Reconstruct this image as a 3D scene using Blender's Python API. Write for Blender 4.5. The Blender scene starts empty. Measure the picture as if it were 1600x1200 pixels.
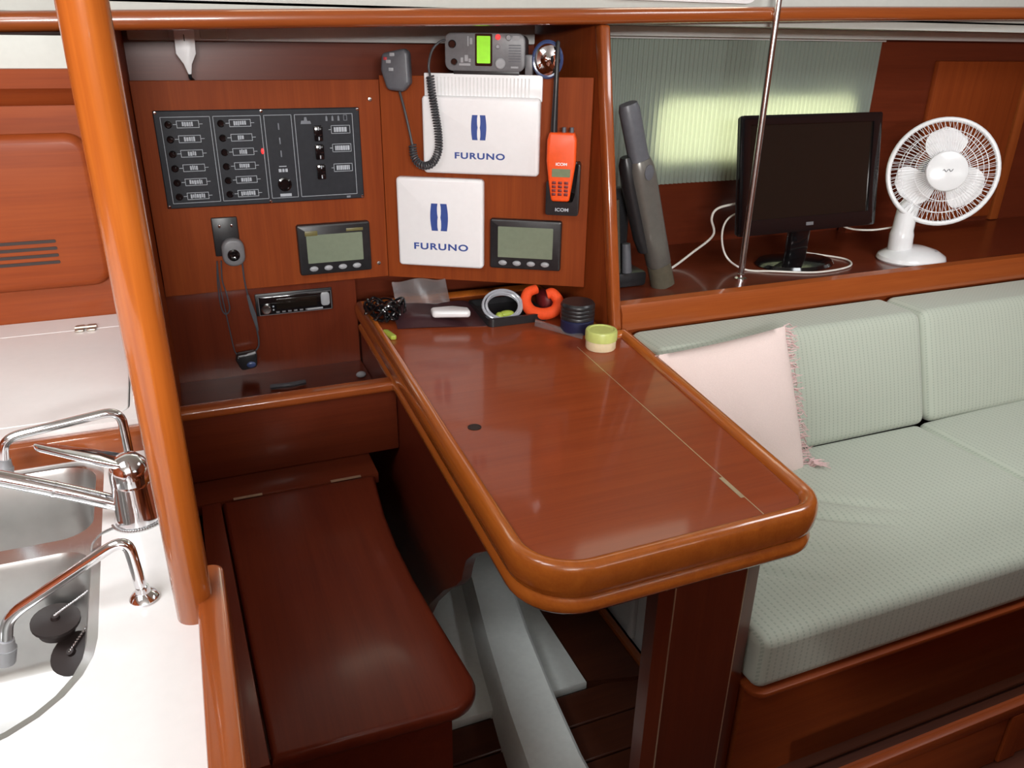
import bpy, bmesh, math, random
from mathutils import Matrix, Vector
random.seed(4)
PI = math.pi
SC = bpy.context.scene
COL = SC.collection

# ------------------------------------------------------------------ camera
cam = bpy.data.cameras.new('camera')
camo = bpy.data.objects.new('camera', cam)
COL.objects.link(camo)
cam.sensor_fit = 'HORIZONTAL'
cam.sensor_width = 36.0
cam.lens = 1228.2 / 1600 * 36.0
cam.clip_start = 0.02
camo.matrix_world = Matrix(((0.92607947, 0.14104903, -0.34997427, 0.0),
                            (-0.37703302, 0.38260665, -0.84347985, 0.0),
                            (0.01493047, 0.91308122, 0.4075043, 1.40),
                            (0, 0, 0, 1)))
SC.camera = camo

# ------------------------------------------------------------------ world, light, exposure
SC.view_settings.view_transform = 'Standard'
SC.view_settings.look = 'None'
SC.view_settings.gamma = 1.0
SC.view_settings.use_curve_mapping = False
SC.view_settings.exposure = 0.0
wd = bpy.data.worlds.new('overcast_sky')
SC.world = wd
wd.use_nodes = True
wd.node_tree.nodes['Background'].inputs[0].default_value = (0.86, 0.93, 1.0, 1)
wd.node_tree.nodes['Background'].inputs[1].default_value = 1.0

def area(name, loc, rot, sx, sy, power, color=(1, 1, 1)):
    l = bpy.data.lights.new(name, 'AREA')
    l.shape = 'RECTANGLE'; l.size = sx; l.size_y = sy
    l.energy = power; l.color = color
    o = bpy.data.objects.new(name, l)
    COL.objects.link(o)
    o.location = loc; o.rotation_euler = rot
    return o
# daylight falling through the companionway (above and left of the photographer) and the saloon hatch
area('companionway_daylight', (-0.72, 0.42, 1.965), (0, 0, 0), 0.66, 0.76, 16, (0.98, 0.99, 1.0))
area('saloon_hatch_daylight', (1.9, 0.72, 1.965), (0, 0, 0), 0.56, 0.56, 12.5, (0.95, 0.98, 1.0))
# daylight through the portlights of the opposite cabin side
area('portlight_daylight', (-0.25, -1.80, 1.75), (math.radians(84), 0, 0), 1.1, 0.24, 96, (1.0, 0.985, 0.965))
area('portlight_daylight_saloon', (1.85, -1.80, 1.73), (math.radians(84), 0, 0), 1.1, 0.26, 4, (1.0, 0.99, 0.97))

# ------------------------------------------------------------------ materials
MATS = {}
def _new(name):
    m = bpy.data.materials.new(name); m.use_nodes = True
    nt = m.node_tree
    return m, nt, nt.nodes['Principled BSDF']

def plain(name, col, rough=0.5, metal=0.0, coat=0.0, spec=0.5, bump=0.0, bscale=80, var=0.06, emit=None, estr=0, trans=0.0, alpha=1.0):
    m, nt, b = _new(name)
    n = nt.nodes.new('ShaderNodeTexNoise'); n.inputs['Scale'].default_value = bscale; n.inputs['Detail'].default_value = 4
    tc = nt.nodes.new('ShaderNodeTexCoord'); nt.links.new(tc.outputs['Object'], n.inputs['Vector'])
    r = nt.nodes.new('ShaderNodeValToRGB')
    r.color_ramp.elements[0].color = tuple(c * (1 - var) for c in col) + (1,)
    r.color_ramp.elements[1].color = tuple(min(1, c * (1 + var)) for c in col) + (1,)
    r.color_ramp.elements[0].position = 0.3; r.color_ramp.elements[1].position = 0.7
    nt.links.new(n.outputs['Fac'], r.inputs[0]); nt.links.new(r.outputs[0], b.inputs['Base Color'])
    b.inputs['Roughness'].default_value = rough; b.inputs['Metallic'].default_value = metal
    b.inputs['Coat Weight'].default_value = coat; b.inputs['Coat Roughness'].default_value = 0.08
    b.inputs['Specular IOR Level'].default_value = spec
    b.inputs['Transmission Weight'].default_value = trans
    b.inputs['Alpha'].default_value = alpha
    if bump:
        bp = nt.nodes.new('ShaderNodeBump'); bp.inputs['Strength'].default_value = bump; bp.inputs['Distance'].default_value = 0.002
        nt.links.new(n.outputs['Fac'], bp.inputs['Height']); nt.links.new(bp.outputs[0], b.inputs['Normal'])
    if emit:
        b.inputs['Emission Color'].default_value = tuple(emit) + (1,); b.inputs['Emission Strength'].default_value = estr
    MATS[name] = m
    return m

def wood(name, dark, light, axis='z', rough=0.3, coat=0.5, coat_rough=0.12, grain=1.0, spec=0.4):
    m, nt, b = _new(name)
    tc = nt.nodes.new('ShaderNodeTexCoord')
    mp = nt.nodes.new('ShaderNodeMapping')
    s = [38.0, 38.0, 38.0]; s['xyz'.index(axis)] = 1.6
    mp.inputs['Scale'].default_value = s
    nt.links.new(tc.outputs['Object'], mp.inputs[0])
    n1 = nt.nodes.new('ShaderNodeTexNoise'); n1.inputs['Scale'].default_value = 1.0; n1.inputs['Detail'].default_value = 6; n1.inputs['Distortion'].default_value = 0.6
    nt.links.new(mp.outputs[0], n1.inputs['Vector'])
    mp2 = nt.nodes.new('ShaderNodeMapping')
    s2 = [240.0, 240.0, 240.0]; s2['xyz'.index(axis)] = 8
    mp2.inputs['Scale'].default_value = s2
    nt.links.new(tc.outputs['Object'], mp2.inputs[0])
    n2 = nt.nodes.new('ShaderNodeTexNoise'); n2.inputs['Scale'].default_value = 1.0; n2.inputs['Detail'].default_value = 2
    nt.links.new(mp2.outputs[0], n2.inputs['Vector'])
    mx = nt.nodes.new('ShaderNodeMath'); mx.operation = 'MULTIPLY_ADD'; mx.inputs[1].default_value = 0.35; 
    nt.links.new(n2.outputs['Fac'], mx.inputs[0])
    ml = nt.nodes.new('ShaderNodeMath'); ml.operation = 'MULTIPLY'; ml.inputs[1].default_value = 0.65
    nt.links.new(n1.outputs['Fac'], ml.inputs[0]); nt.links.new(ml.outputs[0], mx.inputs[2])
    r = nt.nodes.new('ShaderNodeValToRGB')
    g = 0.30 / grain
    r.color_ramp.elements[0].position = 0.5 - g; r.color_ramp.elements[1].position = 0.5 + g
    r.color_ramp.elements[0].color = tuple(dark) + (1,); r.color_ramp.elements[1].color = tuple(light) + (1,)
    nt.links.new(mx.outputs[0], r.inputs[0]); nt.links.new(r.outputs[0], b.inputs['Base Color'])
    b.inputs['Roughness'].default_value = rough
    b.inputs['Specular IOR Level'].default_value = spec
    b.inputs['Coat Weight'].default_value = coat; b.inputs['Coat Roughness'].default_value = coat_rough
    MATS[name] = m
    return m

def fabric(name, col, stripe, scale=95.0):
    # woven cloth with fine dashed stripes
    m, nt, b = _new(name)
    tc = nt.nodes.new('ShaderNodeTexCoord'); sep = nt.nodes.new('ShaderNodeSeparateXYZ')
    nt.links.new(tc.outputs['Object'], sep.inputs[0])
    def wave(inp, k, thr):
        a = nt.nodes.new('ShaderNodeMath'); a.operation = 'MULTIPLY'; a.inputs[1].default_value = k; nt.links.new(inp, a.inputs[0])
        f = nt.nodes.new('ShaderNodeMath'); f.operation = 'FRACT'; nt.links.new(a.outputs[0], f.inputs[0])
        g = nt.nodes.new('ShaderNodeMath'); g.operation = 'GREATER_THAN'; g.inputs[1].default_value = thr; nt.links.new(f.outputs[0], g.inputs[0])
        return g.outputs[0]
    sx = wave(sep.outputs[0], scale / 1.4, 0.72)
    ad = nt.nodes.new('ShaderNodeMath'); ad.operation = 'ADD'; nt.links.new(sep.outputs[1], ad.inputs[0]); nt.links.new(sep.outputs[2], ad.inputs[1])
    sy = wave(ad.outputs[0], scale * 1.1, 0.4)
    mu = nt.nodes.new('ShaderNodeMath'); mu.operation = 'MULTIPLY'; nt.links.new(sx, mu.inputs[0]); nt.links.new(sy, mu.inputs[1])
    n = nt.nodes.new('ShaderNodeTexNoise'); n.inputs['Scale'].default_value = 420; n.inputs['Detail'].default_value = 2
    nt.links.new(tc.outputs['Object'], n.inputs['Vector'])
    mix = nt.nodes.new('ShaderNodeMix'); mix.data_type = 'RGBA'
    mix.inputs[6].default_value = tuple(col) + (1,); mix.inputs[7].default_value = tuple(stripe) + (1,)
    nt.links.new(mu.outputs[0], mix.inputs[0])
    nt.links.new(mix.outputs[2], b.inputs['Base Color'])
    b.inputs['Roughness'].default_value = 0.85
    b.inputs['Sheen Weight'].default_value = 0.25
    bp = nt.nodes.new('ShaderNodeBump'); bp.inputs['Strength'].default_value = 0.25; bp.inputs['Distance'].default_value = 0.001
    nt.links.new(n.outputs['Fac'], bp.inputs['Height']); nt.links.new(bp.outputs[0], b.inputs['Normal'])
    MATS[name] = m
    return m

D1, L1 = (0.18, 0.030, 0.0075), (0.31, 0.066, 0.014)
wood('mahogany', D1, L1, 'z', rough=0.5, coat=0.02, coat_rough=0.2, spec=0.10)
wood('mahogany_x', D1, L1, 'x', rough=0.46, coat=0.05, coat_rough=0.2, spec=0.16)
wood('mahogany_y', (0.10, 0.015, 0.007), (0.165, 0.028, 0.011), 'y', rough=0.34, coat=0.18, coat_rough=0.14, spec=0.22)  # darker than the other mahogany; part of the bench shade sits in this colour
wood('dark_mahogany', (0.095, 0.016, 0.007), (0.16, 0.03, 0.011), 'x', rough=0.28, coat=0.35, coat_rough=0.10, spec=0.3)  # darker copy of the mahogany; shade partly mixed into the wood colour
wood('dark_shaded_mahogany_z', (0.095, 0.016, 0.007), (0.16, 0.03, 0.011), 'z', rough=0.28, coat=0.3, coat_rough=0.10, spec=0.25)  # same darker tone with upright grain, shade partly put into the colour
wood('lit_rim_wood', (0.36, 0.082, 0.012), (0.55, 0.155, 0.022), 'y', rough=0.25, coat=0.7, coat_rough=0.07)  # brighter copy of the solid wood; light on the rim put into its colour
wood('table_wood', (0.23, 0.038, 0.010), (0.35, 0.068, 0.017), 'x', rough=0.34, coat=0.30, coat_rough=0.08, spec=0.18)
wood('solid_wood_x', (0.24, 0.05, 0.011), (0.37, 0.092, 0.02), 'x', rough=0.25, coat=0.7, coat_rough=0.07)
wood('solid_wood_y', (0.24, 0.05, 0.011), (0.37, 0.092, 0.02), 'y', rough=0.25, coat=0.7, coat_rough=0.07)
wood('solid_wood_z', (0.24, 0.05, 0.011), (0.37, 0.092, 0.02), 'z', rough=0.25, coat=0.7, coat_rough=0.07)
wood('pole_wood', (0.25, 0.054, 0.008), (0.44, 0.118, 0.016), 'z', rough=0.24, grain=1.5, coat=0.7, coat_rough=0.06)
wood('floor_wood', (0.05, 0.013, 0.007), (0.10, 0.028, 0.012), 'x', rough=0.4, coat=0.25)
plain('seam_dark', (0.02, 0.008, 0.006), 0.6)
plain('white_laminate', (0.86, 0.85, 0.84), 0.25, coat=0.2, var=0.01)
plain('white_liner', (0.72, 0.73, 0.71), 0.4, var=0.02)
plain('liner_grey', (0.82, 0.86, 0.83), 0.45, var=0.03)
plain('headliner', (0.56, 0.58, 0.54), 0.6, var=0.02)
plain('white_plastic', (0.93, 0.93, 0.94), 0.3, var=0.01)
plain('white_gloss', (0.85, 0.86, 0.87), 0.2, coat=0.3, var=0.01)
plain('paper', (0.8, 0.8, 0.8), 0.8, var=0.03)
plain('ink_blue', (0.03, 0.07, 0.30), 0.5)
plain('black_plastic', (0.018, 0.018, 0.02), 0.35, var=0.15)
plain('black_gloss', (0.006, 0.006, 0.007), 0.08, coat=0.5)
plain('screen_black', (0.012, 0.009, 0.007), 0.14)
plain('panel_grey', (0.019, 0.021, 0.027), 0.5, var=0.12, spec=0.25)
plain('print_grey', (0.46, 0.50, 0.55), 0.6)
plain('print_dim', (0.20, 0.22, 0.25), 0.6)
plain('grey_plastic', (0.105, 0.11, 0.125), 0.4, var=0.08)
plain('grey_mid', (0.17, 0.17, 0.18), 0.4, var=0.08)
plain('grey_light', (0.36, 0.37, 0.39), 0.35, var=0.06)
plain('cord_grey', (0.055, 0.056, 0.062), 0.45)
plain('strap_grey', (0.05, 0.055, 0.065), 0.6)
plain('vacuum_grey', (0.16, 0.155, 0.14), 0.3, metal=0.35, var=0.05)
plain('smoke_plastic', (0.10, 0.09, 0.065), 0.15, var=0.1)
plain('lcd', (0.20, 0.24, 0.17), 0.25, var=0.04)
plain('olive', (0.16, 0.14, 0.05), 0.4)
plain('lcd_green', (0.25, 0.62, 0.02), 0.4, emit=(0.30, 0.75, 0.02), estr=0.45)
plain('lcd_small', (0.20, 0.24, 0.14), 0.3)
plain('red_light', (0.7, 0.02, 0.02), 0.4, emit=(1.0, 0.03, 0.03), estr=1.6)
plain('red_print', (0.5, 0.04, 0.05), 0.5)
plain('orange', (0.92, 0.10, 0.014), 0.4, var=0.04)
plain('orange_foam', (0.90, 0.085, 0.012), 0.75, bump=0.2, bscale=300)
plain('lime', (0.40, 0.50, 0.07), 0.35)
plain('pale_lime', (0.58, 0.66, 0.20), 0.35)
plain('cream', (0.86, 0.76, 0.50), 0.4)
plain('navy', (0.012, 0.016, 0.06), 0.5)
plain('maroon', (0.16, 0.012, 0.014), 0.5)
plain('dark_purple', (0.045, 0.018, 0.022), 0.3)
plain('chrome', (0.80, 0.80, 0.82), 0.09, metal=1.0, var=0.02)
plain('steel', (0.62, 0.63, 0.63), 0.24, metal=1.0, var=0.05, bscale=40)
plain('steel_bowl', (0.60, 0.60, 0.59), 0.34, metal=1.0, var=0.06, bscale=30)
plain('bronze', (0.30, 0.22, 0.15), 0.35, metal=0.9, var=0.25, bscale=120)
plain('blue_gloss', (0.05, 0.08, 0.20), 0.15, coat=0.5)
plain('pink_cloth', (0.83, 0.68, 0.64), 0.9, bump=0.3, bscale=350, var=0.03)
plain('pink_fringe', (0.70, 0.50, 0.49), 0.95, var=0.12, bscale=200)
plain('cable_white', (0.75, 0.72, 0.66), 0.45)
plain('hose_clear', (0.55, 0.57, 0.63), 0.15, trans=0.35, var=0.05)
plain('film_clear', (0.75, 0.72, 0.72), 0.18, trans=0.85, alpha=0.55, var=0.05)
plain('daylight_pane', (0.8, 0.85, 0.8), 0.3, emit=(0.97, 0.95, 0.74), estr=3.0)
plain('rubber', (0.02, 0.012, 0.011), 0.5)
plain('bronze_hinge', (0.42, 0.36, 0.30), 0.35, metal=0.8, var=0.2)
plain('brass', (0.65, 0.52, 0.35), 0.35, metal=0.7)
fabric('green_cloth', (0.46, 0.505, 0.425), (0.36, 0.41, 0.34))
def curtain_mat():
    m, nt, b = _new('curtain_cloth')
    b.inputs['Base Color'].default_value = (0.36, 0.42, 0.37, 1); b.inputs['Roughness'].default_value = 0.9
    tr = nt.nodes.new('ShaderNodeBsdfTranslucent'); tr.inputs[0].default_value = (0.55, 0.58, 0.42, 1)
    mx = nt.nodes.new('ShaderNodeMixShader'); mx.inputs[0].default_value = 0.42
    tc = nt.nodes.new('ShaderNodeTexCoord')
    n = nt.nodes.new('ShaderNodeTexNoise'); n.inputs['Scale'].default_value = 250
    nt.links.new(tc.outputs['Object'], n.inputs['Vector'])
    bp = nt.nodes.new('ShaderNodeBump'); bp.inputs['Strength'].default_value = 0.2; bp.inputs['Distance'].default_value = 0.001
    nt.links.new(n.outputs['Fac'], bp.inputs['Height']); nt.links.new(bp.outputs[0], b.inputs['Normal'])
    nt.links.new(b.outputs[0], mx.inputs[1]); nt.links.new(tr.outputs[0], mx.inputs[2])
    nt.links.new(mx.outputs[0], nt.nodes['Material Output'].inputs[0])
    MATS['curtain_cloth'] = m
curtain_mat()

# ------------------------------------------------------------------ mesh helpers
class MB:
    def __init__(self):
        self.bm = bmesh.new()
    def _add(self, b, mat=None):
        if mat is not None: bmesh.ops.transform(b, matrix=mat, verts=b.verts)
        me = bpy.data.meshes.new('tmp'); b.to_mesh(me); b.free()
        self.bm.from_mesh(me); bpy.data.meshes.remove(me)
        return self
    def box(self, x0, x1, y0, y1, z0, z1, bev=0.0, seg=2, mat=None):
        b = bmesh.new(); bmesh.ops.create_cube(b, size=1)
        for v in b.verts:
            v.co = Vector(((x0 + x1) / 2 + v.co.x * (x1 - x0), (y0 + y1) / 2 + v.co.y * (y1 - y0), (z0 + z1) / 2 + v.co.z * (z1 - z0)))
        if bev: bmesh.ops.bevel(b, geom=b.edges[:], offset=bev, segments=seg, profile=0.5, affect='EDGES', clamp_overlap=True)
        return self._add(b, mat)
    def tube(self, pts, r, seg=10, closed=False, cap=True):
        # swept tube; r a number or a list
        pts = [Vector(p) for p in pts]; n = len(pts)
        rs = r if isinstance(r, (list, tuple)) else [r] * n
        b = bmesh.new(); rings = []
        t0 = (pts[1] - pts[0]).normalized()
        up = Vector((0, 0, 1)) if abs(t0.z) < 0.9 else Vector((1, 0, 0))
        nrm = t0.cross(up).normalized()
        for i, p in enumerate(pts):
            if closed: t = (pts[(i + 1) % n] - pts[i - 1])
            elif i == 0: t = pts[1] - pts[0]
            elif i == n - 1: t = pts[-1] - pts[-2]
            else: t = (pts[i + 1] - p).normalized() + (p - pts[i - 1]).normalized()
            if t.length < 1e-9: t = t0
            t.normalize()
            nrm = (nrm - t * nrm.dot(t))
            if nrm.length < 1e-6: nrm = t.orthogonal()
            nrm.normalize(); bn = t.cross(nrm)
            rings.append([b.verts.new(p + (nrm * math.cos(2 * PI * k / seg) + bn * math.sin(2 * PI * k / seg)) * rs[i]) for k in range(seg)])
        for i in range(n if closed else n - 1):
            A, B = rings[i], rings[(i + 1) % n]
            for k in range(seg):
                b.faces.new((A[k], A[(k + 1) % seg], B[(k + 1) % seg], B[k]))
        if cap and not closed:
            b.faces.new(rings[0][::-1]); b.faces.new(rings[-1])
        bmesh.ops.recalc_face_normals(b, faces=b.faces)
        return self._add(b)
    def cyl(self, p0, p1, r0, r1=None, seg=20):
        return self.tube([p0, p1], [r0, r0 if r1 is None else r1], seg)
    def lathe(self, prof, seg=28, mat=None):
        # profile of (radius, z) turned about z
        b = bmesh.new(); rings = []
        for (r, z) in prof:
            if r < 1e-6: rings.append([b.verts.new((0, 0, z))])
            else: rings.append([b.verts.new((r * math.cos(2 * PI * k / seg), r * math.sin(2 * PI * k / seg), z)) for k in range(seg)])
        for A, B in zip(rings, rings[1:]):
            for k in range(seg):
                a0, a1 = A[k % len(A)], A[(k + 1) % len(A)]; b0, b1 = B[k % len(B)], B[(k + 1) % len(B)]
                vs = []
                for v in (a0, a1, b1, b0):
                    if v not in vs: vs.append(v)
                if len(vs) > 2: b.faces.new(vs)
        bmesh.ops.recalc_face_normals(b, faces=b.faces)
        return self._add(b, mat)
    def prism(self, outline, d0, d1, plane='xy', bev=0.0, seg=2, holes=(), mat=None, bev_all=False):
        # 2-D outline extruded between d0 and d1 along the third axis
        def to3(p, d):
            return {'xy': (p[0], p[1], d), 'xz': (p[0], d, p[1]), 'yz': (d, p[0], p[1])}[plane]
        b = bmesh.new()
        loops = [list(outline)] + [list(h) for h in holes]
        es = []
        for lp in loops:
            vs = [b.verts.new(to3(p, d0)) for p in lp]
            es += [b.edges.new((vs[i], vs[(i + 1) % len(vs)])) for i in range(len(vs))]
        if holes: bmesh.ops.triangle_fill(b, use_beauty=True, use_dissolve=False, edges=es)
        else: bmesh.ops.contextual_create(b, geom=es)
        g = bmesh.ops.extrude_face_region(b, geom=b.faces[:])
        mv = [e for e in g['geom'] if isinstance(e, bmesh.types.BMVert)]
        dv = Vector(to3((0, 0), d1 - d0))
        bmesh.ops.translate(b, vec=dv, verts=mv)
        bmesh.ops.recalc_face_normals(b, faces=b.faces)
        if bev:
            ed = [e for e in b.edges if len(e.link_faces) == 2 and e.calc_face_angle(0) > 1.2]
            if not bev_all:
                ax = {'xy': 2, 'xz': 1, 'yz': 0}[plane]
                ed = [e for e in ed if abs(e.verts[0].co[ax] - e.verts[1].co[ax]) < 1e-6]
            bmesh.ops.bevel(b, geom=ed, offset=bev, segments=seg, profile=0.5, affect='EDGES', clamp_overlap=True)
        return self._add(b, mat)
    def ball(self, c, rx, ry=None, rz=None, u=20, v=12, mat=None):
        b = bmesh.new(); bmesh.ops.create_uvsphere(b, u_segments=u, v_segments=v, radius=1)
        ry = rx if ry is None else ry; rz = rx if rz is None else rz
        for w in b.verts: w.co = Vector((c[0] + w.co.x * rx, c[1] + w.co.y * ry, c[2] + w.co.z * rz))
        return self._add(b, mat)
    def grid(self, fn, nu, nv, closed_u=False):
        b = bmesh.new()
        V = [[b.verts.new(fn(i / nu, j / nv)) for j in range(nv + 1)] for i in range(nu + (0 if closed_u else 1))]
        for i in range(nu):
            for j in range(nv):
                A = V[i]; B = V[(i + 1) % len(V)]
                b.faces.new((A[j], B[j], B[j + 1], A[j + 1]))
        return self._add(b)

ROOT = {}
def _finish(o, bm, mat, smooth):
    me = bpy.data.meshes.new(o if isinstance(o, str) else o.name)
    bm.to_mesh(me); bm.free()
    if smooth:
        me.shade_smooth(); me.set_sharp_from_angle(angle=math.radians(smooth if smooth is not True else 38))
    me.materials.append(MATS[mat])
    return me

def part(name, mb, mat, parent, smooth=True, local=False, label=None):
    """one mesh, child of a thing or part; coordinates are world ones unless local"""
    M = ROOT[parent.name]
    bm = mb.bm
    if not local: bmesh.ops.transform(bm, matrix=M.inverted(), verts=bm.verts)
    me = _finish(name, bm, mat, smooth)
    o = bpy.data.objects.new(name, me); COL.objects.link(o); o.parent = parent
    ROOT[o.name] = M
    if label: o['label'] = label
    return o

def single(name, mb, mat, label=None, cat=None, group=None, smooth=True, structure=False):
    """a thing that is one mesh, origin at the middle of its base"""
    bm = mb.bm
    xs = [v.co.x for v in bm.verts]; ys = [v.co.y for v in bm.verts]; zs = [v.co.z for v in bm.verts]
    loc = Vector(((min(xs) + max(xs)) / 2, (min(ys) + max(ys)) / 2, min(zs)))
    bmesh.ops.translate(bm, vec=-loc, verts=bm.verts)
    me = _finish(name, bm, mat, smooth)
    o = bpy.data.objects.new(name, me); COL.objects.link(o); o.location = loc
    ROOT[o.name] = Matrix.Translation(loc)
    if structure: o['kind'] = 'structure'
    if label: o['label'] = label
    if cat: o['category'] = cat
    if group: o['group'] = group
    return o

def thing(name, label, cat, loc, rotz=0.0, group=None):
    o = bpy.data.objects.new(name, None); o.empty_display_size = 0.05
    COL.objects.link(o)
    o.location = loc; o.rotation_euler = (0, 0, rotz)
    ROOT[o.name] = Matrix.Translation(Vector(loc)) @ Matrix.Rotation(rotz, 4, 'Z')
    o['label'] = label; o['category'] = cat
    if group: o['group'] = group
    return o

def dup(src, parent, dx):
    o = src.copy(); COL.objects.link(o); o.parent = parent; o.location = dx
    ROOT[o.name] = ROOT[parent.name]
    return o

def rr(x0, x1, y0, y1, r, n=6):
    """rounded rectangle outline; r a number or four (x0y0, x1y0, x1y1, x0y1)"""
    r = [r] * 4 if not isinstance(r, (list, tuple)) else r
    out = []
    for (cx, cy, a0, q) in ((x0 + r[0], y0 + r[0], PI, 0), (x1 - r[1], y0 + r[1], 1.5 * PI, 1), (x1 - r[2], y1 - r[2], 0, 2), (x0 + r[3], y1 - r[3], 0.5 * PI, 3)):
        if r[q] < 1e-6: out.append((cx, cy)); continue
        for k in range(n + 1):
            a = a0 + 0.5 * PI * k / n
            out.append((cx + r[q] * math.cos(a), cy + r[q] * math.sin(a)))
    return out

def round_poly(pts, n=7):
    """polygon of (x, y, radius) with its corners rounded"""
    out = []; N = len(pts)
    for i in range(N):
        p = Vector(pts[i][:2]); r = pts[i][2]
        if r <= 0: out.append(tuple(p)); continue
        a = (Vector(pts[i - 1][:2]) - p).normalized(); b = (Vector(pts[(i + 1) % N][:2]) - p).normalized()
        ang = a.angle(b)
        if ang > 3.08: out.append(tuple(p)); continue
        d = r / math.tan(ang / 2)
        c = p + (a + b).normalized() * (r / math.sin(ang / 2))
        s = p + a * d - c; e = p + b * d - c
        th = s.angle_signed(e)
        for k in range(n + 1):
            t = -th * k / n
            out.append((c.x + s.x * math.cos(t) - s.y * math.sin(t), c.y + s.x * math.sin(t) + s.y * math.cos(t)))
    return out

def inset(outline, d):
    """shrink a closed counter-clockwise outline by d"""
    N = len(outline); out = []
    for i in range(N):
        p0, p, p1 = Vector(outline[i - 1]), Vector(outline[i]), Vector(outline[(i + 1) % N])
        e0 = (p - p0); e1 = (p1 - p)
        if e0.length < 1e-7: e0 = e1
        if e1.length < 1e-7: e1 = e0
        n0 = Vector((-e0.y, e0.x)).normalized(); n1 = Vector((-e1.y, e1.x)).normalized()
        m = (n0 + n1); m = m.normalized() if m.length > 1e-6 else n0
        k = max(0.4, m.dot(n0))
        out.append(tuple(p + m * (d / k)))
    return out

def smooth_path(pts, n=8):
    """Catmull-Rom through the points"""
    P = [Vector(p) for p in pts]; P = [P[0] * 2 - P[1]] + P + [P[-1] * 2 - P[-2]]
    out = []
    for i in range(1, len(P) - 2):
        for k in range(n):
            t = k / n
            out.append(0.5 * ((2 * P[i]) + (-P[i - 1] + P[i + 1]) * t + (2 * P[i - 1] - 5 * P[i] + 4 * P[i + 1] - P[i + 2]) * t * t + (-P[i - 1] + 3 * P[i] - 3 * P[i + 1] + P[i + 2]) * t ** 3))
    out.append(P[-2]); return out

def text_mesh(body, size, mat4, extrude=0.0006, spacing=1.0, bold=0.0, sx=1.0):
    cu = bpy.data.curves.new('t', 'FONT'); cu.body = body; cu.size = size; cu.align_x = 'CENTER'; cu.align_y = 'CENTER'
    cu.extrude = extrude; cu.space_character = spacing; cu.offset = bold
    o = bpy.data.objects.new('t', cu); COL.objects.link(o)
    bpy.context.view_layer.update()
    me = bpy.data.meshes.new_from_object(o.evaluated_get(bpy.context.evaluated_depsgraph_get()))
    bpy.data.objects.remove(o); bpy.data.curves.remove(cu)
    mb = MB(); mb.bm.from_mesh(me); bpy.data.meshes.remove(me)
    bmesh.ops.transform(mb.bm, matrix=mat4 @ Matrix.Diagonal((sx, 1, 1, 1)), verts=mb.bm.verts)
    return mb
UPRIGHT = Matrix.Rotation(PI / 2, 4, 'X')       # text in the local x-z plane facing -y

# ================================================================== SETTING
# ---- cabin shell
fl = single('floor', MB().box(-1.7, 3.4, -1.9, 2.3, -0.06, -0.012), 'seam_dark', structure=True)
y = 0.30
first = None
while y < 1.22:                      # planks of the cabin sole running fore and aft
    if first is None:
        first = part('plank', MB().box(-0.03, 1.9, y, y + 0.088, -0.02, 0.0, 0.003, 1), 'floor_wood', fl); y0 = y
    else: dup(first, fl, (0, y - y0, 0))
    y += 0.092
part('rear_boards', MB().box(-1.7, 3.4, -1.9, 0.297, -0.02, 0.0), 'floor_wood', fl)
part('edge_board', MB().prism(round_poly([(0.712, 1.225, 0), (0.85, 1.19, 0.02), (0.85, 1.75, 0), (0.712, 1.75, 0)]), -0.02, 0.012), 'floor_wood', fl)
part('edge_trim', MB().prism(rr(0.852, 0.868, 1.185, 1.75, [0.007, 0.007, 0, 0], 4), -0.01, 0.022), 'solid_wood_y', fl)

cl = MB()
cl.prism([(-1.7, -1.9), (3.4, -1.9), (3.4, 1.95), (-1.7, 1.95)], 1.98, 2.02,
         holes=[rr(-1.07, -0.37, 0.02, 0.82, 0.05), rr(1.6, 2.2, 0.42, 1.02, 0.05)])
single('ceiling', cl, 'headliner', structure=True)
single('wall_front', MB().box(-1.7, 3.4, -1.95, -1.9, -0.02, 1.40), 'mahogany', structure=True)
single('wall_coachroof_front', MB().box(-1.7, 3.4, -1.95, -1.9, 1.40, 2.02), 'headliner', structure=True)
single('wall_left', MB().box(-1.75, -1.7, -1.9, 2.3, -0.02, 2.02), 'mahogany', structure=True)
single('wall_right', MB().box(3.4, 3.45, -1.9, 2.3, -0.02, 2.02), 'mahogany', structure=True)
# hull side with the opening of the saloon window
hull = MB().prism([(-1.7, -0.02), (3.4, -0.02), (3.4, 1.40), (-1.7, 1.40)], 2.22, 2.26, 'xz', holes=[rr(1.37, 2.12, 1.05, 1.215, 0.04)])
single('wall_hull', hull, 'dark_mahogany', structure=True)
# coachroof side and side deck
cs = MB().box(-1.7, 3.4, 1.86, 1.89, 1.445, 2.0)
cs.box(-1.7, 3.4, 1.86, 2.30, 1.425, 1.45)
single('wall_coachroof', cs, 'headliner', structure=True)
single('trim_1', MB().box(-0.075, 0.955, 2.175, 2.215, 1.372, 1.425, 0.004), 'white_liner', structure=True)
single('trim_2', MB().box(1.0, 3.4, 2.10, 2.215, 1.398, 1.425, 0.004), 'white_liner', structure=True)

# portlights in the coachroof side, only their lower edges come into view
def portlight(n, x0, x1, z0):
    w = single('window_%d' % n, MB().prism(rr(x0, x1, z0, z0 + 0.20, 0.04), 1.848, 1.862, 'xz', holes=[rr(x0 + 0.015, x1 - 0.015, z0 + 0.015, z0 + 0.185, 0.03)]), 'white_gloss', structure=True)
    part('pane', MB().prism(rr(x0 + 0.014, x1 - 0.014, z0 + 0.014, z0 + 0.186, 0.03), 1.853, 1.858, 'xz'), 'daylight_pane', w)
portlight(1, 0.98, 1.44, 1.478)
portlight(2, 0.12, 0.55, 1.478)

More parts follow.
